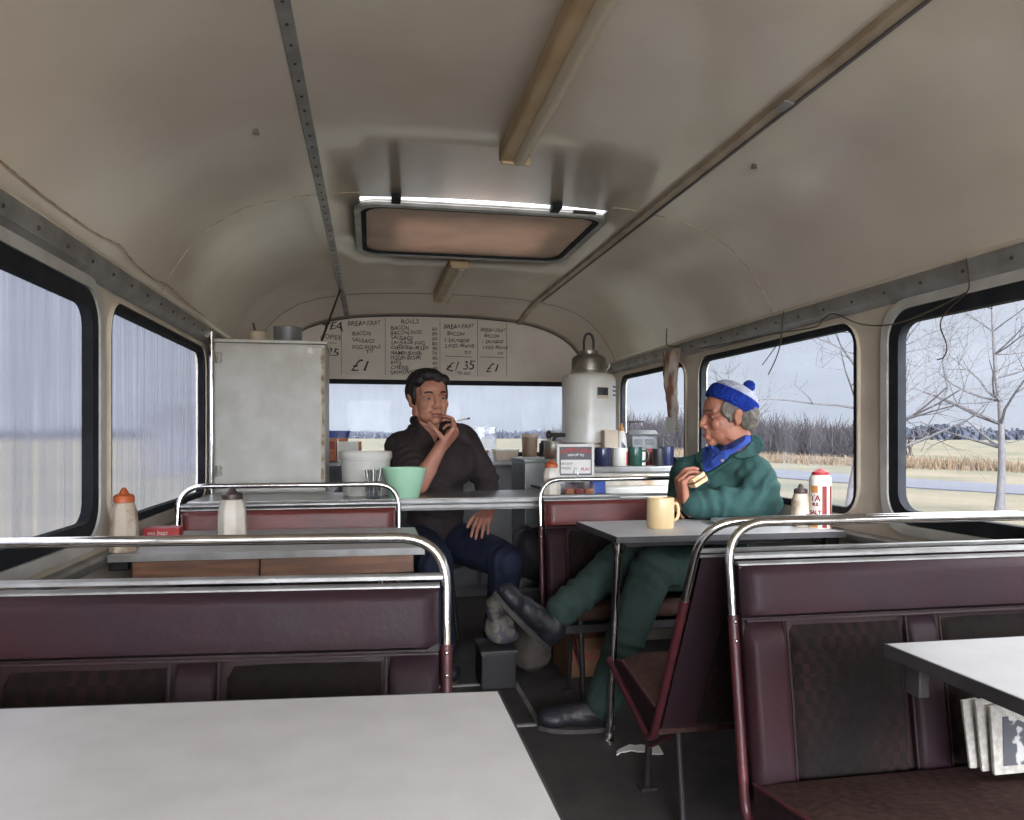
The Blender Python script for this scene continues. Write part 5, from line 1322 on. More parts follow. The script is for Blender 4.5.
mb = MB(); mb.ring2(rrect(0.375, 3.03, 0.585, 3.26, 0.004, 1), rrect(0.381, 3.036, 0.579, 3.254, 0.003, 1), lambda p, t: (p[0], p[1], t), FLOOR, 0.19); mb.box((0.48, 3.145, FLOOR + 0.004), (0.20, 0.22, 0.006)); mb.build('tray', M['cardboard'], o)
text('FRAGILE', 0.045, lambda u, v, t: (0.48 + u, 3.0295 - t, 0.10 + v), 'lettering', M['dark_red'], o, align='CENTER')
o = thing('paper_napkin', 'crumpled pale napkin on the dark floor near the table post', 'napkin', (0.40, 2.30, FLOOR))
mb = MB(); rs = []
for k in range(9):
    u = k / 8; row = []
    for q in range(4):
        v = q / 3
        row.append(V((0.335 + 0.15 * u + 0.01 * v, 2.26 + 0.055 * v * (0.5 + u * 0.7) + 0.02 * math.sin(u * 5), FLOOR + 0.006 + 0.014 * abs(noise.noise(V((u * 4, v * 3, 1)))))))
    rs.append(row + [p + V((0, 0, -0.004)) for p in row[::-1]])
mb.rings(rs); mb.build('sheet', M['card'], o, smooth=60)

# ------------------------------------------------------------------ people
class Head:
    """places face shapes given in head space (origin between the ears at eye height, face along -y)"""
    def __init__(self, pos, face, up=(0, 0, 1), s=1.0, k=(1, 1, 1)):
        f = V(face).normalized(); u = V(up); u = (u - f * u.dot(f)).normalized(); x = u.cross(f).normalized() * -1
        y = -f
        x = y.cross(u).normalized()
        self.R3 = Matrix((x, y, u)).transposed(); self.p = V(pos); self.s = s; self.k = V(k)
    def pt(self, c): return self.p + self.R3 @ (V((c[0] * self.k.x, c[1] * self.k.y, c[2] * self.k.z)) * self.s)
    def ell(self, mb, c, r, rot=None):
        m = self.R3 @ Euler(rot).to_matrix() if rot else self.R3
        mb.ell(self.pt(c), [a * self.s * b for a, b in zip(r, self.k)], m)
    def cap(self, mb, a, ra, b, rb): mb.cap(self.pt(a), ra * self.s, self.pt(b), rb * self.s)

def head_shapes(mb, h, gaunt=0.0, jaw=1.0):
    E_, C_ = h.ell, h.cap
    E_(mb, (0, 0.018, 0.040), (0.074, 0.094, 0.082))
    E_(mb, (0, -0.022, -0.028), (0.061, 0.066, 0.086))
    E_(mb, (0, -0.050, 0.035), (0.056, 0.042, 0.05))
    E_(mb, (0, -0.030, -0.072), (0.052 * jaw, 0.050, 0.040)); E_(mb, (0, -0.040, -0.050), (0.054 * jaw, 0.046, 0.046))
    E_(mb, (0, -0.070, -0.098), (0.024, 0.021, 0.019))
    for s in (-1, 1):
        E_(mb, (s * 0.047 * jaw, 0.000, -0.062), (0.018, 0.036, 0.036))
        E_(mb, (s * 0.038, -0.058, -0.030), (0.024, 0.024, 0.026))
        C_(mb, (s * 0.012, -0.088, 0.020), 0.009, (s * 0.046, -0.066, 0.016), 0.010)
        E_(mb, (s * 0.012, -0.096, -0.040), (0.0095, 0.011, 0.009))
        E_(mb, (s * 0.074, 0.016, -0.008), (0.008, 0.019, 0.031), (0, 0, s * 0.35))
        E_(mb, (s * 0.077, 0.022, 0.006), (0.007, 0.016, 0.018), (0, 0, s * 0.5))
        E_(mb, (s * 0.069, 0.012, -0.032), (0.007, 0.009, 0.010))
    C_(mb, (0, -0.084, 0.010), 0.0085, (0, -0.104, -0.030), 0.0125)
    E_(mb, (0, -0.103, -0.036), (0.0135, 0.012, 0.010))
    E_(mb, (0, -0.084, -0.062), (0.025, 0.011, 0.014))
    E_(mb, (0, -0.088, -0.079), (0.017, 0.012, 0.007))
    C_(mb, (0, 0.022, -0.050), 0.056, (0, 0.040, -0.17), 0.060); C_(mb, (0, -0.004, -0.080), 0.042, (0, 0.012, -0.104), 0.044)

def eye_dents(h):
    return [(h.pt((s * 0.031, -0.088, -0.004)), 0.021 * h.s, h.R3 @ V((0, 0.011 * h.s, 0))) for s in (-1, 1)] + \
           [(h.pt((s * 0.010, -0.096, -0.071)), 0.009 * h.s, h.R3 @ V((0, 0.002 * h.s, 0))) for s in (-1, 0, 1)]

def face_parts(h, parent, brow, lip='lips'):
    for s in (-1, 1):
        mb = MB(); h.ell(mb, (s * 0.031, -0.0685, -0.005), (0.0125, 0.0110, 0.0058)); e = mb.build('eye', M['eye_white'], parent, smooth=60)
        mb = MB(); h.ell(mb, (s * 0.031 + 0.002 * h.gaze, -0.0765, -0.004), (0.0058, 0.0036, 0.0052)); mb.build('iris', M['eye_dark'], e, smooth=60)
        mb = MB(); mb.tube([h.pt((s * 0.017, -0.0775, 0.001)), h.pt((s * 0.031, -0.0805, 0.0030)), h.pt((s * 0.045, -0.072, -0.001))], 0.0030 * h.s, seg=6); mb.build('eyelid', M[parent['skin']], e, smooth=60)
        mb = MB(); mb.tube(spline([h.pt((s * 0.014, -0.0935, 0.018)), h.pt((s * 0.030, -0.0865, 0.0235)), h.pt((s * 0.050, -0.069, 0.018))], 4), [0.003 * h.s] + [0.0042 * h.s] * 7 + [0.002 * h.s], seg=6); mb.build('eyebrow', M[brow], parent, smooth=60)
    mb = MB(); mb.tube(spline([h.pt((-0.022, -0.0905, -0.0725)), h.pt((-0.010, -0.0985, -0.0700)), h.pt((0, -0.0995, -0.0712)), h.pt((0.010, -0.0985, -0.0700)), h.pt((0.022, -0.0905, -0.0725))], 4), [0.001 * h.s] + [0.0034 * h.s] * 15 + [0.001 * h.s], seg=8); mb.build('lips', M[lip], parent, smooth=60)

def hand(mb, wrist, fwd, palm, thumb, s=1.0, curls=((20, 30, 20),) * 4, thumb_dirs=None, thumb_base=0.30):
    """palm, four fingers of their own lengths and a thumb leaving the side of the palm"""
    w = V(wrist); f = V(fwd).normalized(); p = V(palm); p = (p - f * p.dot(f)).normalized(); t = V(thumb); t = (t - f * t.dot(f) - p * t.dot(p)).normalized()
    L = ((0.043, 0.026, 0.019), (0.047, 0.030, 0.021), (0.043, 0.028, 0.020), (0.034, 0.021, 0.017))
    off = (0.031, 0.0105, -0.0105, -0.030); kn = (0.088, 0.092, 0.087, 0.078); rad = (0.0090, 0.0092, 0.0087, 0.0078)
    tips = []
    for i in range(4):
        k = w + f * kn[i] * s + t * off[i] * s - p * (0.004 if i in (1, 2) else 0.0) * s
        mb.cap(w + t * off[i] * 0.62 * s, 0.0165 * s, k, 0.0125 * s, 12)
        a = 0; q = k
        for j in range(3):
            a += curls[i][j]
            d = f * math.cos(R(a)) + p * math.sin(R(a))
            d = (d + t * (0.05 * (1.5 - i))).normalized()
            n = q + d * L[i][j] * s
            r0 = rad[i] * (1.0 - 0.08 * j) * s
            mb.cap(q, r0 * 1.04, n, r0 * 0.93, 10); q = n
        tips.append(q)
    mb.ell(w + f * 0.05 * s + p * 0.004 * s, (0.040 * s, 0.016 * s, 0.046 * s), Matrix((t, p, f)).transposed())
    b = w + f * 0.022 * s + t * 0.024 * s
    td = thumb_dirs or [(f * 0.6 + t * 0.75 + p * 0.3), (f * 0.85 + t * 0.4 + p * 0.35), (f * 0.95 + t * 0.1 + p * 0.35)]
    q = b
    for d, l, r0, r1 in zip(td, (0.042, 0.034, 0.027), (0.0150, 0.0112, 0.0098), (0.0112, 0.0100, 0.0084)):
        n = q + V(d).normalized() * l * s; mb.cap(q, r0 * s, n, r1 * s, 10); q = n
    tips.append(q)
    return tips

def dent(ob, dents, off):
    """press eye sockets and lip corners into a melted head"""
    for c, r, d in dents:
        c = V(c) - off
        for v in ob.data.vertices:
            k = (v.co - c).length / r
            if k < 1: v.co += d * (1 - k * k) ** 2

def folds_at(ob, off, rings):
    """sharp creases running round a sleeve or leg: (centre, axis, radius reach, depth, pitch)"""
    for c, ax, reach, depth, pitch in rings:
        c = V(c) - off; ax = V(ax).normalized()
        nr = [v.normal.copy() for v in ob.data.vertices]
        for v, n in zip(ob.data.vertices, nr):
            d = v.co - c
            if d.length < reach:
                h = d.dot(ax) + 0.02 * noise.noise(v.co * 14)
                v.co += n * (depth * math.sin(h / pitch * 6.283) * (1 - (d.length / reach) ** 2))

# ---- man in black, behind the counter
pa = thing('person', 'seated man in dark shirt behind the counter, hand at chin holding a cigarette', 'person', (-0.12, 3.7, FLOOR))
pa['skin'] = 'skin_a'
hA = Head((-0.168, 3.452, 1.222), (0.30, -1, -0.03), (-0.05, 0, 1), 1.05, (1.09, 1.03, 1.0)); hA.gaze = 1.0
shR, shL = V((-0.285, 3.53, 0.985)), V((0.005, 3.62, 1.025))
elR, wrR = V((-0.222, 3.30, 0.832)), V((-0.122, 3.300, 1.005))
elL, wrL = V((0.130, 3.66, 0.825)), V((0.115, 3.50, 0.69))
hipR, hipL = V((-0.21, 3.72, 0.52)), V((-0.02, 3.72, 0.52))
knR, knL = V((-0.155, 3.27, 0.50)), V((0.165, 3.27, 0.49))
anR, anL = V((-0.13, 3.25, 0.13)), V((0.14, 3.40, 0.13))
mb = MB()
head_shapes(mb, hA, jaw=1.12)
nk = hA.pt((0, 0.042, -0.165))
mb.chain([nk + V((0, 0.03, 0)), V((-0.13, 3.65, 0.92)), V((-0.12, 3.68, 0.70)), V((-0.115, 3.73, 0.54))], [0.046, 0.085, 0.10, 0.105])
mb.chain([shR + V((0.06, 0.02, 0.01)), shL + V((-0.06, 0, -0.01))], [0.040, 0.040])
mb.chain([shR, elR, wrR], [0.052, 0.043, 0.028])
mb.chain([shL, elL, wrL], [0.052, 0.042, 0.028])
for h_, k_, a_ in ((hipR, knR, anR), (hipL, knL, anL)):
    mb.chain([h_, k_, a_], [0.085, 0.058, 0.038])
mb.cap(elR, 0.043, elR.lerp(wrR, 0.42), 0.041)
tipsA = hand(mb, wrR + V((0.006, 0, -0.004)), (0.62, 0.02, 0.78), (-0.70, 0.50, 0.50), (0.05, -0.95, 0.15), 1.0,
             curls=((44, 52, 30), (54, 58, 35), (66, 66, 40), (74, 70, 45)),
             thumb_dirs=[V((-0.62, -0.05, 0.70)), V((-0.66, 0.10, 0.75)), V((-0.58, 0.30, 0.72))])
hand(mb, wrL, (-0.35, -0.75, -0.42), (0.05, 0.35, -0.95), (-0.9, 0.25, 0.0), 1.0, curls=((14, 22, 14),) * 4)
body = blob(mb, 'body', M['skin_a'], pa, 0.0038, 3)
offA = V(pa.location)
dent(body, eye_dents(hA), offA)
face_parts(hA, pa, 'hair_dark')
# hair: crown, back and sides, a short forelock, sideburns
mb = MB()
hA.ell(mb, (0, 0.022, 0.066), (0.080, 0.094, 0.066)); hA.ell(mb, (0, 0.062, 0.030), (0.078, 0.066, 0.080))
for s in (-1, 1):
    hA.ell(mb, (s * 0.066, 0.022, 0.036), (0.016, 0.052, 0.042)); hA.ell(mb, (s * 0.069, -0.014, 0.016), (0.008, 0.014, 0.034))
    hA.ell(mb, (s * 0.052, -0.040, 0.074), (0.024, 0.030, 0.026))
hA.ell(mb, (-0.010, -0.056, 0.094), (0.050, 0.032, 0.026)); hA.ell(mb, (0.012, -0.072, 0.078), (0.020, 0.016, 0.016), (0.5, 0, 0))
hr = blob(mb, 'hair', M['hair_dark'], pa, 0.0045, 2, folds=0.005, fscale=55, fstretch=(1, 1, 0.4))
# shirt
mb = MB()
mb.chain([V((-0.145, 3.565, 1.025)), V((-0.135, 3.605, 0.90)), V((-0.12, 3.685, 0.72)), V((-0.115, 3.73, 0.58))], [0.088, 0.148, 0.140, 0.138])
mb.chain([V((-0.245, 3.555, 1.035)), V((-0.165, 3.535, 1.070)), V((-0.070, 3.575, 1.065))], [0.050, 0.062, 0.050])
mb.ell((-0.19, 3.56, 1.00), (0.085, 0.085, 0.075)); mb.ell((-0.215, 3.575, 0.915), (0.13, 0.125, 0.13)); mb.ell((-0.055, 3.60, 0.925), (0.13, 0.125, 0.135))
mb.chain([shR + V((0.10, 0.02, 0.045)), shR], [0.065, 0.084]); mb.chain([shL + V((-0.10, -0.01, 0.035)), shL], [0.062, 0.080])
mb.chain([shR, shR.lerp(elR, 0.55), shR.lerp(elR, 0.78)], [0.088, 0.078, 0.070])
mb.chain([shL, elL, elL.lerp(wrL, 0.34)], [0.082, 0.066, 0.056])
mb.chain([elL.lerp(wrL, 0.26), elL.lerp(wrL, 0.42)], [0.058, 0.056])
sh = blob(mb, 'shirt', M['black_shirt'], pa, 0.007, 4, folds=0.010, fscale=9, seed=2.0)
folds_at(sh, offA, [(shR.lerp(elR, 0.5), elR - shR, 0.13, 0.006, 0.05), (elL, elL - shL, 0.12, 0.006, 0.045), (V((-0.12, 3.58, 0.72)), (0.3, 0, 1), 0.16, 0.006, 0.06)])
# open collar: skin V at the throat between two collar leaves
def bvh_of(obs, off):
    from mathutils.bvhtree import BVHTree
    vs, fs = [], []
    for ob in obs:
        n0 = len(vs); vs += [v.co + off for v in ob.data.vertices]; fs += [[n0 + i for i in p.vertices] for p in ob.data.polygons]
    return BVHTree.FromPolygons(vs, fs)
def cloth_leaf(name, m, parent, poly, tree, e, d, lift, thick, cell=0.006, puff=0.0):
    """a piece of cloth cut to an outline and laid onto the body surface along direction d"""
    e, d = V(e).normalized(), V(d).normalized()
    bm = bmesh.new()
    pts = spline(list([(p[0], p[1], 0) for p in poly]) + [(poly[0][0], poly[0][1], 0)], 3)[:-1]
    es = []; vs = [bm.verts.new(p) for p in pts]
    for i in range(len(vs)): es.append(bm.edges.new((vs[i], vs[(i + 1) % len(vs)])))
    bmesh.ops.triangle_fill(bm, edges=es, use_beauty=True)
    for _ in range(4):
        lg = [x for x in bm.edges if x.calc_length() > cell]
        if not lg: break
        bmesh.ops.subdivide_edges(bm, edges=lg, cuts=1); bmesh.ops.triangulate(bm, faces=bm.faces[:])
    bnd = {v for x in bm.edges if x.is_boundary for v in x.verts}
    dep = {}
    for v in bm.verts:
        o = e * v.co.x + V((0, 0, v.co.y)) - d * 1.0 + d * LEAF0
        h = tree.ray_cast(o, d)
        dep[v] = h[3] if h[0] is not None else None
    ok = [x for x in dep.values() if x is not None]
    med = sorted(ok)[len(ok) // 2] if ok else 1.0
    for v in dep:
        if dep[v] is None or abs(dep[v] - med) > 0.09: dep[v] = None
    for _ in range(60):
        ch = False
        for v in dep:
            if dep[v] is None:
                nb = [dep[x.other_vert(v)] for x in v.link_edges if dep[x.other_vert(v)] is not None]
                if nb: dep[v] = sum(nb) / len(nb); ch = True
        if not ch: break
    for v in dep:
        if dep[v] is None: dep[v] = med
    for _ in range(6):
        dep = {v: (dep[v] + sum(dep[x.other_vert(v)] for x in v.link_edges) / max(1, len(v.link_edges))) / 2 for v in dep}
    front = {}
    for v in bm.verts:
        base = e * v.co.x + V((0, 0, v.co.y)) - d * 1.0 + d * LEAF0 + d * dep[v]
        front[v] = base - d * (lift + (0.0 if v in bnd else puff))
    faces = [[v for v in f.verts] for f in bm.faces]
    be = [(x.verts[0], x.verts[1]) for x in bm.edges if x.is_boundary]
    mb = MB(); A = {v: mb.bm.verts.new(front[v]) for v in bm.verts}; B = {v: mb.bm.verts.new(front[v] + d * thick) for v in bm.verts}
    for f in faces:
        mb.bm.faces.new([A[v] for v in f]); mb.bm.faces.new([B[v] for v in f[::-1]])
    for a, b in be: mb.bm.faces.new((A[a], A[b], B[b], B[a]))
    bm.free()
    return mb.build(name, M[m], parent, smooth=55)
LEAF0 = 4.40
tA = bvh_of([sh, body], offA)
eA, dA = (1, 0, 0), (0, 1, 0)
cloth_leaf('open_neck', 'skin_a', pa, [(-0.222, 1.125), (-0.1782, 1.100), (-0.122, 1.105), (-0.120, 1.055), (-0.138, 1.014), (-0.169, 1.06), (-0.206, 1.102)], tA, eA, dA, 0.006, 0.03)
cloth_leaf('shirt_front', 'black_shirt', pa, [(-0.262, 1.085), (-0.246, 1.100), (-0.198, 1.048), (-0.152, 1.010), (-0.132, 0.990), (-0.165, 0.950), (-0.235, 0.970), (-0.280, 1.030)], tA, eA, dA, 0.007, 0.03)
tA2 = bvh_of([sh, body] + [c for c in pa.children if c.name.startswith(('open_neck', 'shirt_front'))], offA)
cloth_leaf('collar', 'black_shirt', pa, [(-0.250, 1.135), (-0.226, 1.136), (-0.2051, 1.098), (-0.166, 1.058), (-0.139, 1.006), (-0.160, 1.0165), (-0.198, 1.043), (-0.243, 1.095), (-0.256, 1.118)], tA2, eA, dA, 0.012, 0.014, puff=0.003)
cloth_leaf('collar', 'black_shirt', pa, [(-0.118, 1.130), (-0.095, 1.134), (-0.080, 1.109), (-0.100, 1.063), (-0.128, 1.018), (-0.139, 1.006), (-0.124, 1.055)], tA2, eA, dA, 0.012, 0.014, puff=0.003)
for k in range(3):
    mb = MB(); mb.lathe([(0, 0), (0.0055, 0), (0.005, 0.002), (0, 0.0022)], (-0.116 + 0.002 * k, 3.4555 + 0.018 * k, 0.915 - 0.075 * k), rot=(R(80), 0, 0), seg=12); mb.build('button', M['black'], pa, smooth=40)
mb = MB()
mb.chain([V((-0.115, 3.74, 0.60)), V((-0.115, 3.745, 0.50))], [0.135, 0.135])
for h_, k_, a_ in ((hipR, knR, anR), (hipL, knL, anL)):
    mb.chain([h_, h_.lerp(k_, 0.5), k_, k_.lerp(a_, 0.5), a_], [0.105, 0.094, 0.076, 0.068, 0.060])
tr = blob(mb, 'jeans', M['jeans'], pa, 0.008, 3, folds=0.008, fscale=10, seed=5)
folds_at(tr, offA, [(knR, knR - hipR, 0.12, 0.005, 0.05), (knL, knL - hipL, 0.12, 0.005, 0.05)])
def shoe(parent, heel, toe, up, m, s=1.0, ankle=None):
    """boot: foot, toe cap, shaft, with a separate rubber sole"""
    a, b, u = V(heel), V(toe), V(up).normalized(); d = (b - a); L = d.length; d.normalize(); u = (u - d * u.dot(d)).normalized(); w = d.cross(u)
    mt = Matrix((w, d, u)).transposed()
    mb = MB()
    mb.ell(a + d * 0.045 * s + u * 0.045 * s, (0.036 * s, 0.046 * s, 0.045 * s), mt); mb.ell(a + d * L * 0.48 + u * 0.042 * s, (0.040 * s, L * 0.34, 0.038 * s), mt)
    mb.ell(a + d * (L - 0.058 * s) + u * 0.034 * s, (0.047 * s, 0.060 * s, 0.034 * s), mt)
    if ankle is not None: mb.chain([a + d * 0.055 * s + u * 0.06 * s, V(ankle)], [0.044 * s, 0.045 * s]); mb.chain([a + d * 0.05 * s + u * 0.06 * s, a + d * 0.14 * s + u * 0.05 * s], [0.044 * s, 0.036 * s])
    o = blob(mb, 'boot', M[m], parent, 0.005, 3, folds=0.004, fscale=22)
    mb = MB(); pts = []
    for k in range(20):
        t = 2 * math.pi * k / 20; yy = (0.5 - 0.5 * math.cos(t)); wd = (0.034 + 0.014 * yy) * s * math.sin(t) * (1.15 if 0.1 < yy < 0.9 else 1)
        pts.append((wd, yy * L))
    mb.rings([[a + w * p[0] + d * p[1] + u * z for p in pts] for z in (-0.006 * s, 0.010 * s)]); mb.build('sole', M['sole'], o, smooth=30)
    for k in range(3):
        c = a + d * (0.115 + 0.028 * k) * s + u * (0.088 - 0.008 * k) * s
        mb = MB(); mb.tube([c - w * 0.022 * s - u * 0.006, c, c + w * 0.022 * s - u * 0.006], 0.0028, seg=6); mb.build('lace', M['black'], o, smooth=60)
    return o
shoe(pa, (-0.135, 3.29, FLOOR + 0.008), (-0.105, 3.01, FLOOR + 0.008), (0, 0, 1), 'boot', 1.0, anR + V((0, 0.005, 0.02)))
shoe(pa, (0.13, 3.44, FLOOR + 0.008), (0.175, 3.175, FLOOR + 0.008), (0, 0, 1), 'boot', 1.0, anL + V((0, 0.005, 0.02)))
# cigarette between the first two fingers
ci = thing('cigarette', 'cigarette held up between the fingers of the man in black', 'cigarette', (-0.05, 3.3, 1.12))
tp = tipsA[0]
c0 = V((-0.056, 3.268, 1.112)); c1 = V((-0.002, 3.255, 1.124))
mb = MB(); mb.tube([c0, c0.lerp(c1, 0.8)], 0.0038, seg=10); mb.build('paper', M['cig_paper'], ci, smooth=50)
mb = MB(); mb.tube([c0.lerp(c1, 0.8), c1], [0.0039, 0.003], seg=10); mb.build('ash', M['ash'], ci, smooth=50)
st = thing('stool', 'plain dark stool under the man in black', 'stool', (-0.12, 3.76, FLOOR))
mb = MB(); mb.lathe([(0, 0.36), (0.16, 0.36), (0.17, 0.37), (0.17, 0.392), (0.16, 0.40), (0, 0.40)], (-0.12, 3.78, FLOOR), seg=32); mb.build('seat', M['table_edge'], st, smooth=40)
for k in range(4):
    a = R(45 + 90 * k)
    mb = MB(); mb.tube([(-0.12 + 0.11 * math.cos(a), 3.78 + 0.11 * math.sin(a), FLOOR + 0.365), (-0.12 + 0.16 * math.cos(a), 3.78 + 0.16 * math.sin(a), FLOOR)], 0.012, seg=8); mb.build('leg', M['dark_metal'], st, smooth=50)

# ---- man in green at the right hand table
pb_ = thing('person', 'older man in green work jacket and bobble hat, sitting sideways eating a sandwich', 'person', (0.9, 2.8, FLOOR))
pb_['skin'] = 'skin_b'
hB = Head((0.938, 2.700, 1.126), (-0.985, 0.17, -0.05), (0.03, 0, 1), 1.0); hB.gaze = 0.0
sL, sR = V((1.018, 2.655, 0.900)), V((0.845, 2.865, 0.890))
eL, wL = V((1.022, 2.575, 0.797)), V((0.735, 2.635, 0.790))
eR, wR = V((0.800, 2.82, 0.790)), V((0.755, 2.745, 0.790))
hL, hR = V((0.93, 2.76, 0.52)), V((0.88, 2.90, 0.52))
kL, kR = V((0.555, 2.505, 0.575)), V((0.50, 2.70, 0.575))
aL, aR = V((0.350, 2.465, 0.150)), V((0.255, 2.665, 0.400))
mb = MB()
head_shapes(mb, hB, jaw=1.0)
nk = hB.pt((0, 0.042, -0.16))
mb.chain([nk + V((0.008, 0.030, 0.0)), V((0.95, 2.785, 0.86)), V((0.94, 2.83, 0.66)), V((0.93, 2.85, 0.54))], [0.046, 0.082, 0.10, 0.10])
mb.chain([sL + V((-0.05, 0.045, 0.005)), sR + V((0.05, -0.045, 0.005))], [0.042, 0.042])
mb.chain([sL, eL, wL], [0.044, 0.042, 0.026]); mb.chain([sR, eR, wR], [0.048, 0.042, 0.026])
for h_, k_, a_ in ((hL, kL, aL), (hR, kR, aR)): mb.chain([h_, k_, a_], [0.08, 0.05, 0.030])
hand(mb, wL + V((-0.006, 0, 0.004)), (-0.16, 0.05, 0.95), (0.93, -0.02, 0.22), (0.1, 0.98, 0.1), 1.0,
     curls=((48, 38, 18), (50, 40, 20), (54, 42, 22), (58, 46, 24)), thumb_dirs=[V((0.45, 0.45, 0.75)), V((0.75, 0.2, 0.6)), V((0.9, 0.0, 0.35))])
hand(mb, wR, (-0.35, -0.80, 0.10), (0.55, -0.25, -0.6), (0.3, -0.1, 0.9), 0.98, curls=((40, 40, 25),) * 4)
bodyB = blob(mb, 'body', M['skin_b'], pb_, 0.0038, 3)
offB = V(pb_.location)
dent(bodyB, eye_dents(hB), offB)
face_parts(hB, pb_, 'brow_grey')
mb = MB()
hB.ell(mb, (0, 0.058, 0.010), (0.076, 0.060, 0.066)); hB.ell(mb, (0, 0.070, -0.020), (0.062, 0.046, 0.050))
for s in (-1, 1):
    hB.ell(mb, (s * 0.066, 0.020, 0.036), (0.016, 0.056, 0.034)); hB.ell(mb, (s * 0.069, -0.020, 0.022), (0.009, 0.024, 0.034)); hB.ell(mb, (s * 0.069, -0.010, -0.004), (0.007, 0.010, 0.026))
    hB.ell(mb, (s * 0.060, 0.060, -0.018), (0.020, 0.034, 0.040))
blob(mb, 'hair', M['hair_grey'], pb_, 0.004, 3, folds=0.008, fscale=48)
# bobble hat: tilted back, blue brim band, white crown, blue bobble
ht = bpy.data.objects.new('bobble_hat', None); COL.objects.link(ht); ht.parent = pb_; XF[ht.name] = XF[pb_.name]
tiltm = Euler((R(-31), 0, 0)).to_matrix()
def hat_pt(r, th, z): return hB.pt(V((0, 0.016, 0.047)) + tiltm @ V((r * 0.86 * math.cos(th), r * math.sin(th), z)))
def hat_shell(prof, name, m):
    mb = MB(); n = 72; rs = []
    for r, z in prof:
        rs.append([hat_pt(r + (0.0012 * math.cos(th * 36) if r > 0.02 else 0), th, z) for th in [2 * math.pi * i / n for i in range(n)]])
    return mb.rings(rs).build(name, M[m], ht, smooth=60)
hat_shell([(0.088, -0.016), (0.099, -0.018), (0.1035, -0.012), (0.1045, 0.008), (0.102, 0.030), (0.096, 0.040), (0.086, 0.042)], 'brim', 'hat_blue')
hat_shell([(0.084, 0.032), (0.0935, 0.034), (0.090, 0.046), (0.083, 0.056), (0.074, 0.064)], 'white_band', 'hat_white')
hat_shell([(0.068, 0.060), (0.075, 0.063), (0.064, 0.070), (0.048, 0.076), (0.026, 0.080), (0.001, 0.081)], 'crown', 'hat_white')
mb = MB(); c = hat_pt(0.030, R(90), 0.092)
r = bmesh.ops.create_icosphere(mb.bm, subdivisions=4, radius=1.0)
for v in r['verts']:
    q = v.co.copy(); v.co = c + q * 0.023 * (1 + 0.16 * noise.noise(q * 7)) 
mb.build('bobble', M['hat_blue'], ht, smooth=60)
# jacket
mb = MB()
mb.chain([V((0.962, 2.708, 0.950)), V((0.95, 2.745, 0.925)), V((0.955, 2.785, 0.86)), V((0.955, 2.825, 0.76)), V((0.935, 2.845, 0.60))], [0.076, 0.090, 0.132, 0.136, 0.138])
mb.ell((0.985, 2.735, 0.845), (0.105, 0.11, 0.115)); mb.ell((0.900, 2.80, 0.845), (0.10, 0.11, 0.115))
mb.chain([sL + V((-0.05, 0.075, 0.045)), sL], [0.058, 0.074]); mb.chain([sR + V((0.07, -0.06, 0.045)), sR], [0.056, 0.068])
mb.chain([sL, sL.lerp(eL, 0.6), eL, eL.lerp(wL, 0.5), eL.lerp(wL, 0.90)], [0.078, 0.074, 0.066, 0.059, 0.050])
mb.chain([sR, eR, eR.lerp(wR, 0.7)], [0.072, 0.060, 0.048])
jk = blob(mb, 'jacket', M['green_cloth'], pb_, 0.0065, 3, folds=0.010, fscale=9, seed=9)
folds_at(jk, offB, [(eL + V((-0.03, 0, 0.02)), (-0.75, 0.1, 0.6), 0.13, 0.007, 0.05), (sL.lerp(eL, 0.45), eL - sL + V((0.1, 0, 0)), 0.11, 0.006, 0.05), (eL.lerp(wL, 0.65), wL - eL, 0.10, 0.006, 0.045), (V((0.90, 2.66, 0.82)), (0.6, 0, 0.8), 0.14, 0.005, 0.07)])
# collars: green outside, blue overshirt, navy jumper at the throat
tB = bvh_of([jk, bodyB], offB)
eB, dB = (0.893, -0.45, 0), (0.45, 0.893, 0)
LEAF0 = 2.8
def leafB(name, m, poly, lift, thick=0.014, puff=0.003):
    return cloth_leaf(name, m, pb_, poly, tB, eB, dB, lift, thick, puff=puff)
leafB('jumper_neck', 'navy_knit', [(-0.452, 1.000), (-0.415, 1.006), (-0.3774, 1.0153), (-0.3142, 1.0497), (-0.2963, 1.0429), (-0.3061, 1.022), (-0.3612, 0.990), (-0.4015, 0.975), (-0.440, 0.962)], 0.006, 0.02)
leafB('overshirt_collar', 'blue_shirt', [(-0.4749, 0.9973), (-0.4415, 1.008), (-0.4079, 0.9887), (-0.4335, 0.9596), (-0.455, 0.9081), (-0.471, 0.9266)], 0.013, 0.016)
leafB('overshirt_collar', 'blue_shirt', [(-0.4574, 0.9051), (-0.4367, 0.9554), (-0.4015, 0.9886), (-0.3733, 0.9776), (-0.3838, 0.9563), (-0.4255, 0.9231)], 0.017, 0.018)
leafB('overshirt_collar', 'blue_shirt', [(-0.3142, 1.0497), (-0.2939, 1.0446), (-0.2963, 1.0219), (-0.341, 0.9889), (-0.3774, 0.9723), (-0.3999, 0.9885), (-0.3612, 0.9994), (-0.3207, 1.0303)], 0.012, 0.016)
leafB('jacket_collar', 'green_cloth', [(-0.2963, 1.0492), (-0.2596, 1.0449), (-0.2436, 1.0006), (-0.2759, 0.9707), (-0.3329, 0.9583), (-0.3578, 0.9698), (-0.3207, 0.9957), (-0.2923, 1.0251)], 0.020, 0.024, 0.005)
leafB('lapel', 'green_cloth', [(-0.3578, 0.9708), (-0.3329, 0.9603), (-0.3854, 0.9302), (-0.4415, 0.8953), (-0.4594, 0.9021), (-0.4215, 0.9231), (-0.384, 0.952)], 0.016, 0.02, 0.003)
leafB('jacket_collar', 'green_cloth', [(-0.4749, 0.9993), (-0.471, 0.9266), (-0.4586, 0.8975), (-0.4896, 0.932), (-0.5017, 0.9663)], 0.016, 0.02, 0.003)
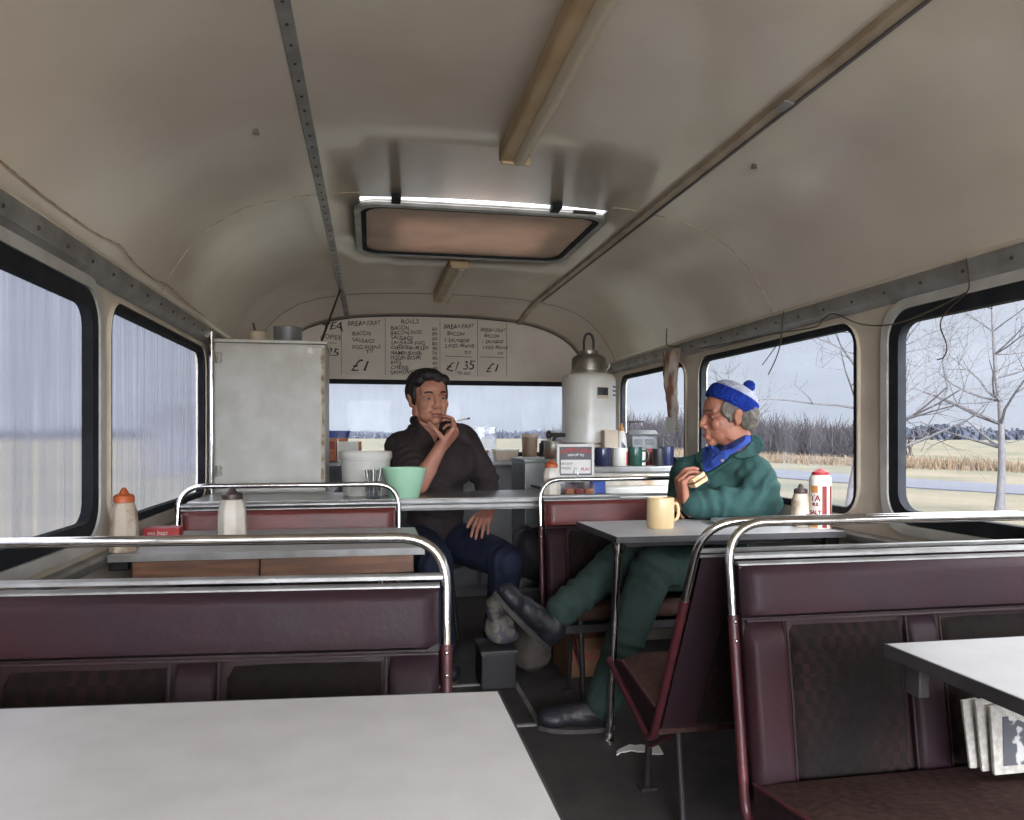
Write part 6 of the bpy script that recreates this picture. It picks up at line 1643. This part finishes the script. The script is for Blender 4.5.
h = tB.ray_cast(V(eB) * -0.398 + V((0, 0, 0.952)) + V(dB) * 1.8, V(dB))
mb = MB(); mb.lathe([(0, 0), (0.0065, 0), (0.0055, 0.0025), (0, 0.003)], h[0] - V(dB) * 0.0235, rot=(R(90), 0, R(-27)), seg=14); mb.build('button', M['aged_alloy'], pb_, smooth=40)
for z in (0.868,):
    h = tB.ray_cast(V(eB) * -0.452 + V((0, 0, z)) + V(dB) * 1.8, V(dB))
    if h[0] is not None:
        mb = MB(); mb.lathe([(0, 0), (0.008, 0), (0.007, 0.003), (0, 0.0035)], h[0] - V(dB) * 0.001, rot=(R(90), 0, R(-27)), seg=14); mb.build('button', M['black'], pb_, smooth=40)
# trousers and boots
mb = MB()
mb.chain([V((0.93, 2.85, 0.60)), V((0.91, 2.84, 0.52))], [0.130, 0.12])
mb.chain([hL, hL.lerp(kL, 0.5), kL, kL.lerp(aL, 0.45), aL + V((0.01, 0, -0.02))], [0.100, 0.088, 0.074, 0.070, 0.060])
mb.chain([hR, hR.lerp(kR, 0.5), kR, kR.lerp(aR, 0.5), aR], [0.098, 0.086, 0.072, 0.066, 0.060])
tg = blob(mb, 'trousers', M['green_trouser'], pb_, 0.007, 3, folds=0.010, fscale=9, seed=13)
folds_at(tg, offB, [(kL, (0.6, 0, 0.8), 0.13, 0.006, 0.05), (kR, kR - hR, 0.13, 0.006, 0.05), (aR.lerp(kR, 0.3), kR - aR, 0.12, 0.006, 0.045), (kL.lerp(aL, 0.6), (0.3, 0.2, 1), 0.12, 0.006, 0.05)])
shoe(pb_, (0.215, 2.665, 0.262), (0.002, 2.635, 0.485), (0.62, -0.15, 0.60), 'boot', 1.06, aR + V((-0.005, 0, -0.005)))
shoe(pb_, (0.400, 2.465, FLOOR + 0.008), (0.135, 2.52, FLOOR + 0.008), (0, 0, 1), 'boot', 1.0, aL + V((0, 0, 0.0)))
# sandwich
sw = thing('sandwich', 'half eaten white bread sandwich held by the man in green', 'sandwich', (0.80, 2.57, 0.88))
rs3 = Euler((R(-10), R(-28), R(12))).to_matrix()
for nm, z, m in (('bread_slice', -0.012, 'bread'), ('filling', 0.0, 'filling'), ('bread_slice', 0.012, 'bread')):
    mb = MB(); pts = [(-0.045, -0.028), (0.020, -0.034), (0.040, -0.012), (0.030, 0.004), (0.044, 0.022), (0.012, 0.036), (-0.045, 0.030)]
    rnd = random.Random(len(nm) + int(z * 1000))
    mb.rings([[V((0.775, 2.615, 0.884)) + rs3 @ V((p[0] * 0.8 + rnd.uniform(-.003, .003), p[1] * 0.85 + rnd.uniform(-.003, .003), z * 0.85 + zz * 0.85)) for p in pts] for zz in ((-0.009, 0.009) if nm != 'filling' else (-0.004, 0.004))])
    mb.build(nm, M[m], sw, smooth=30, bevel=0.003)
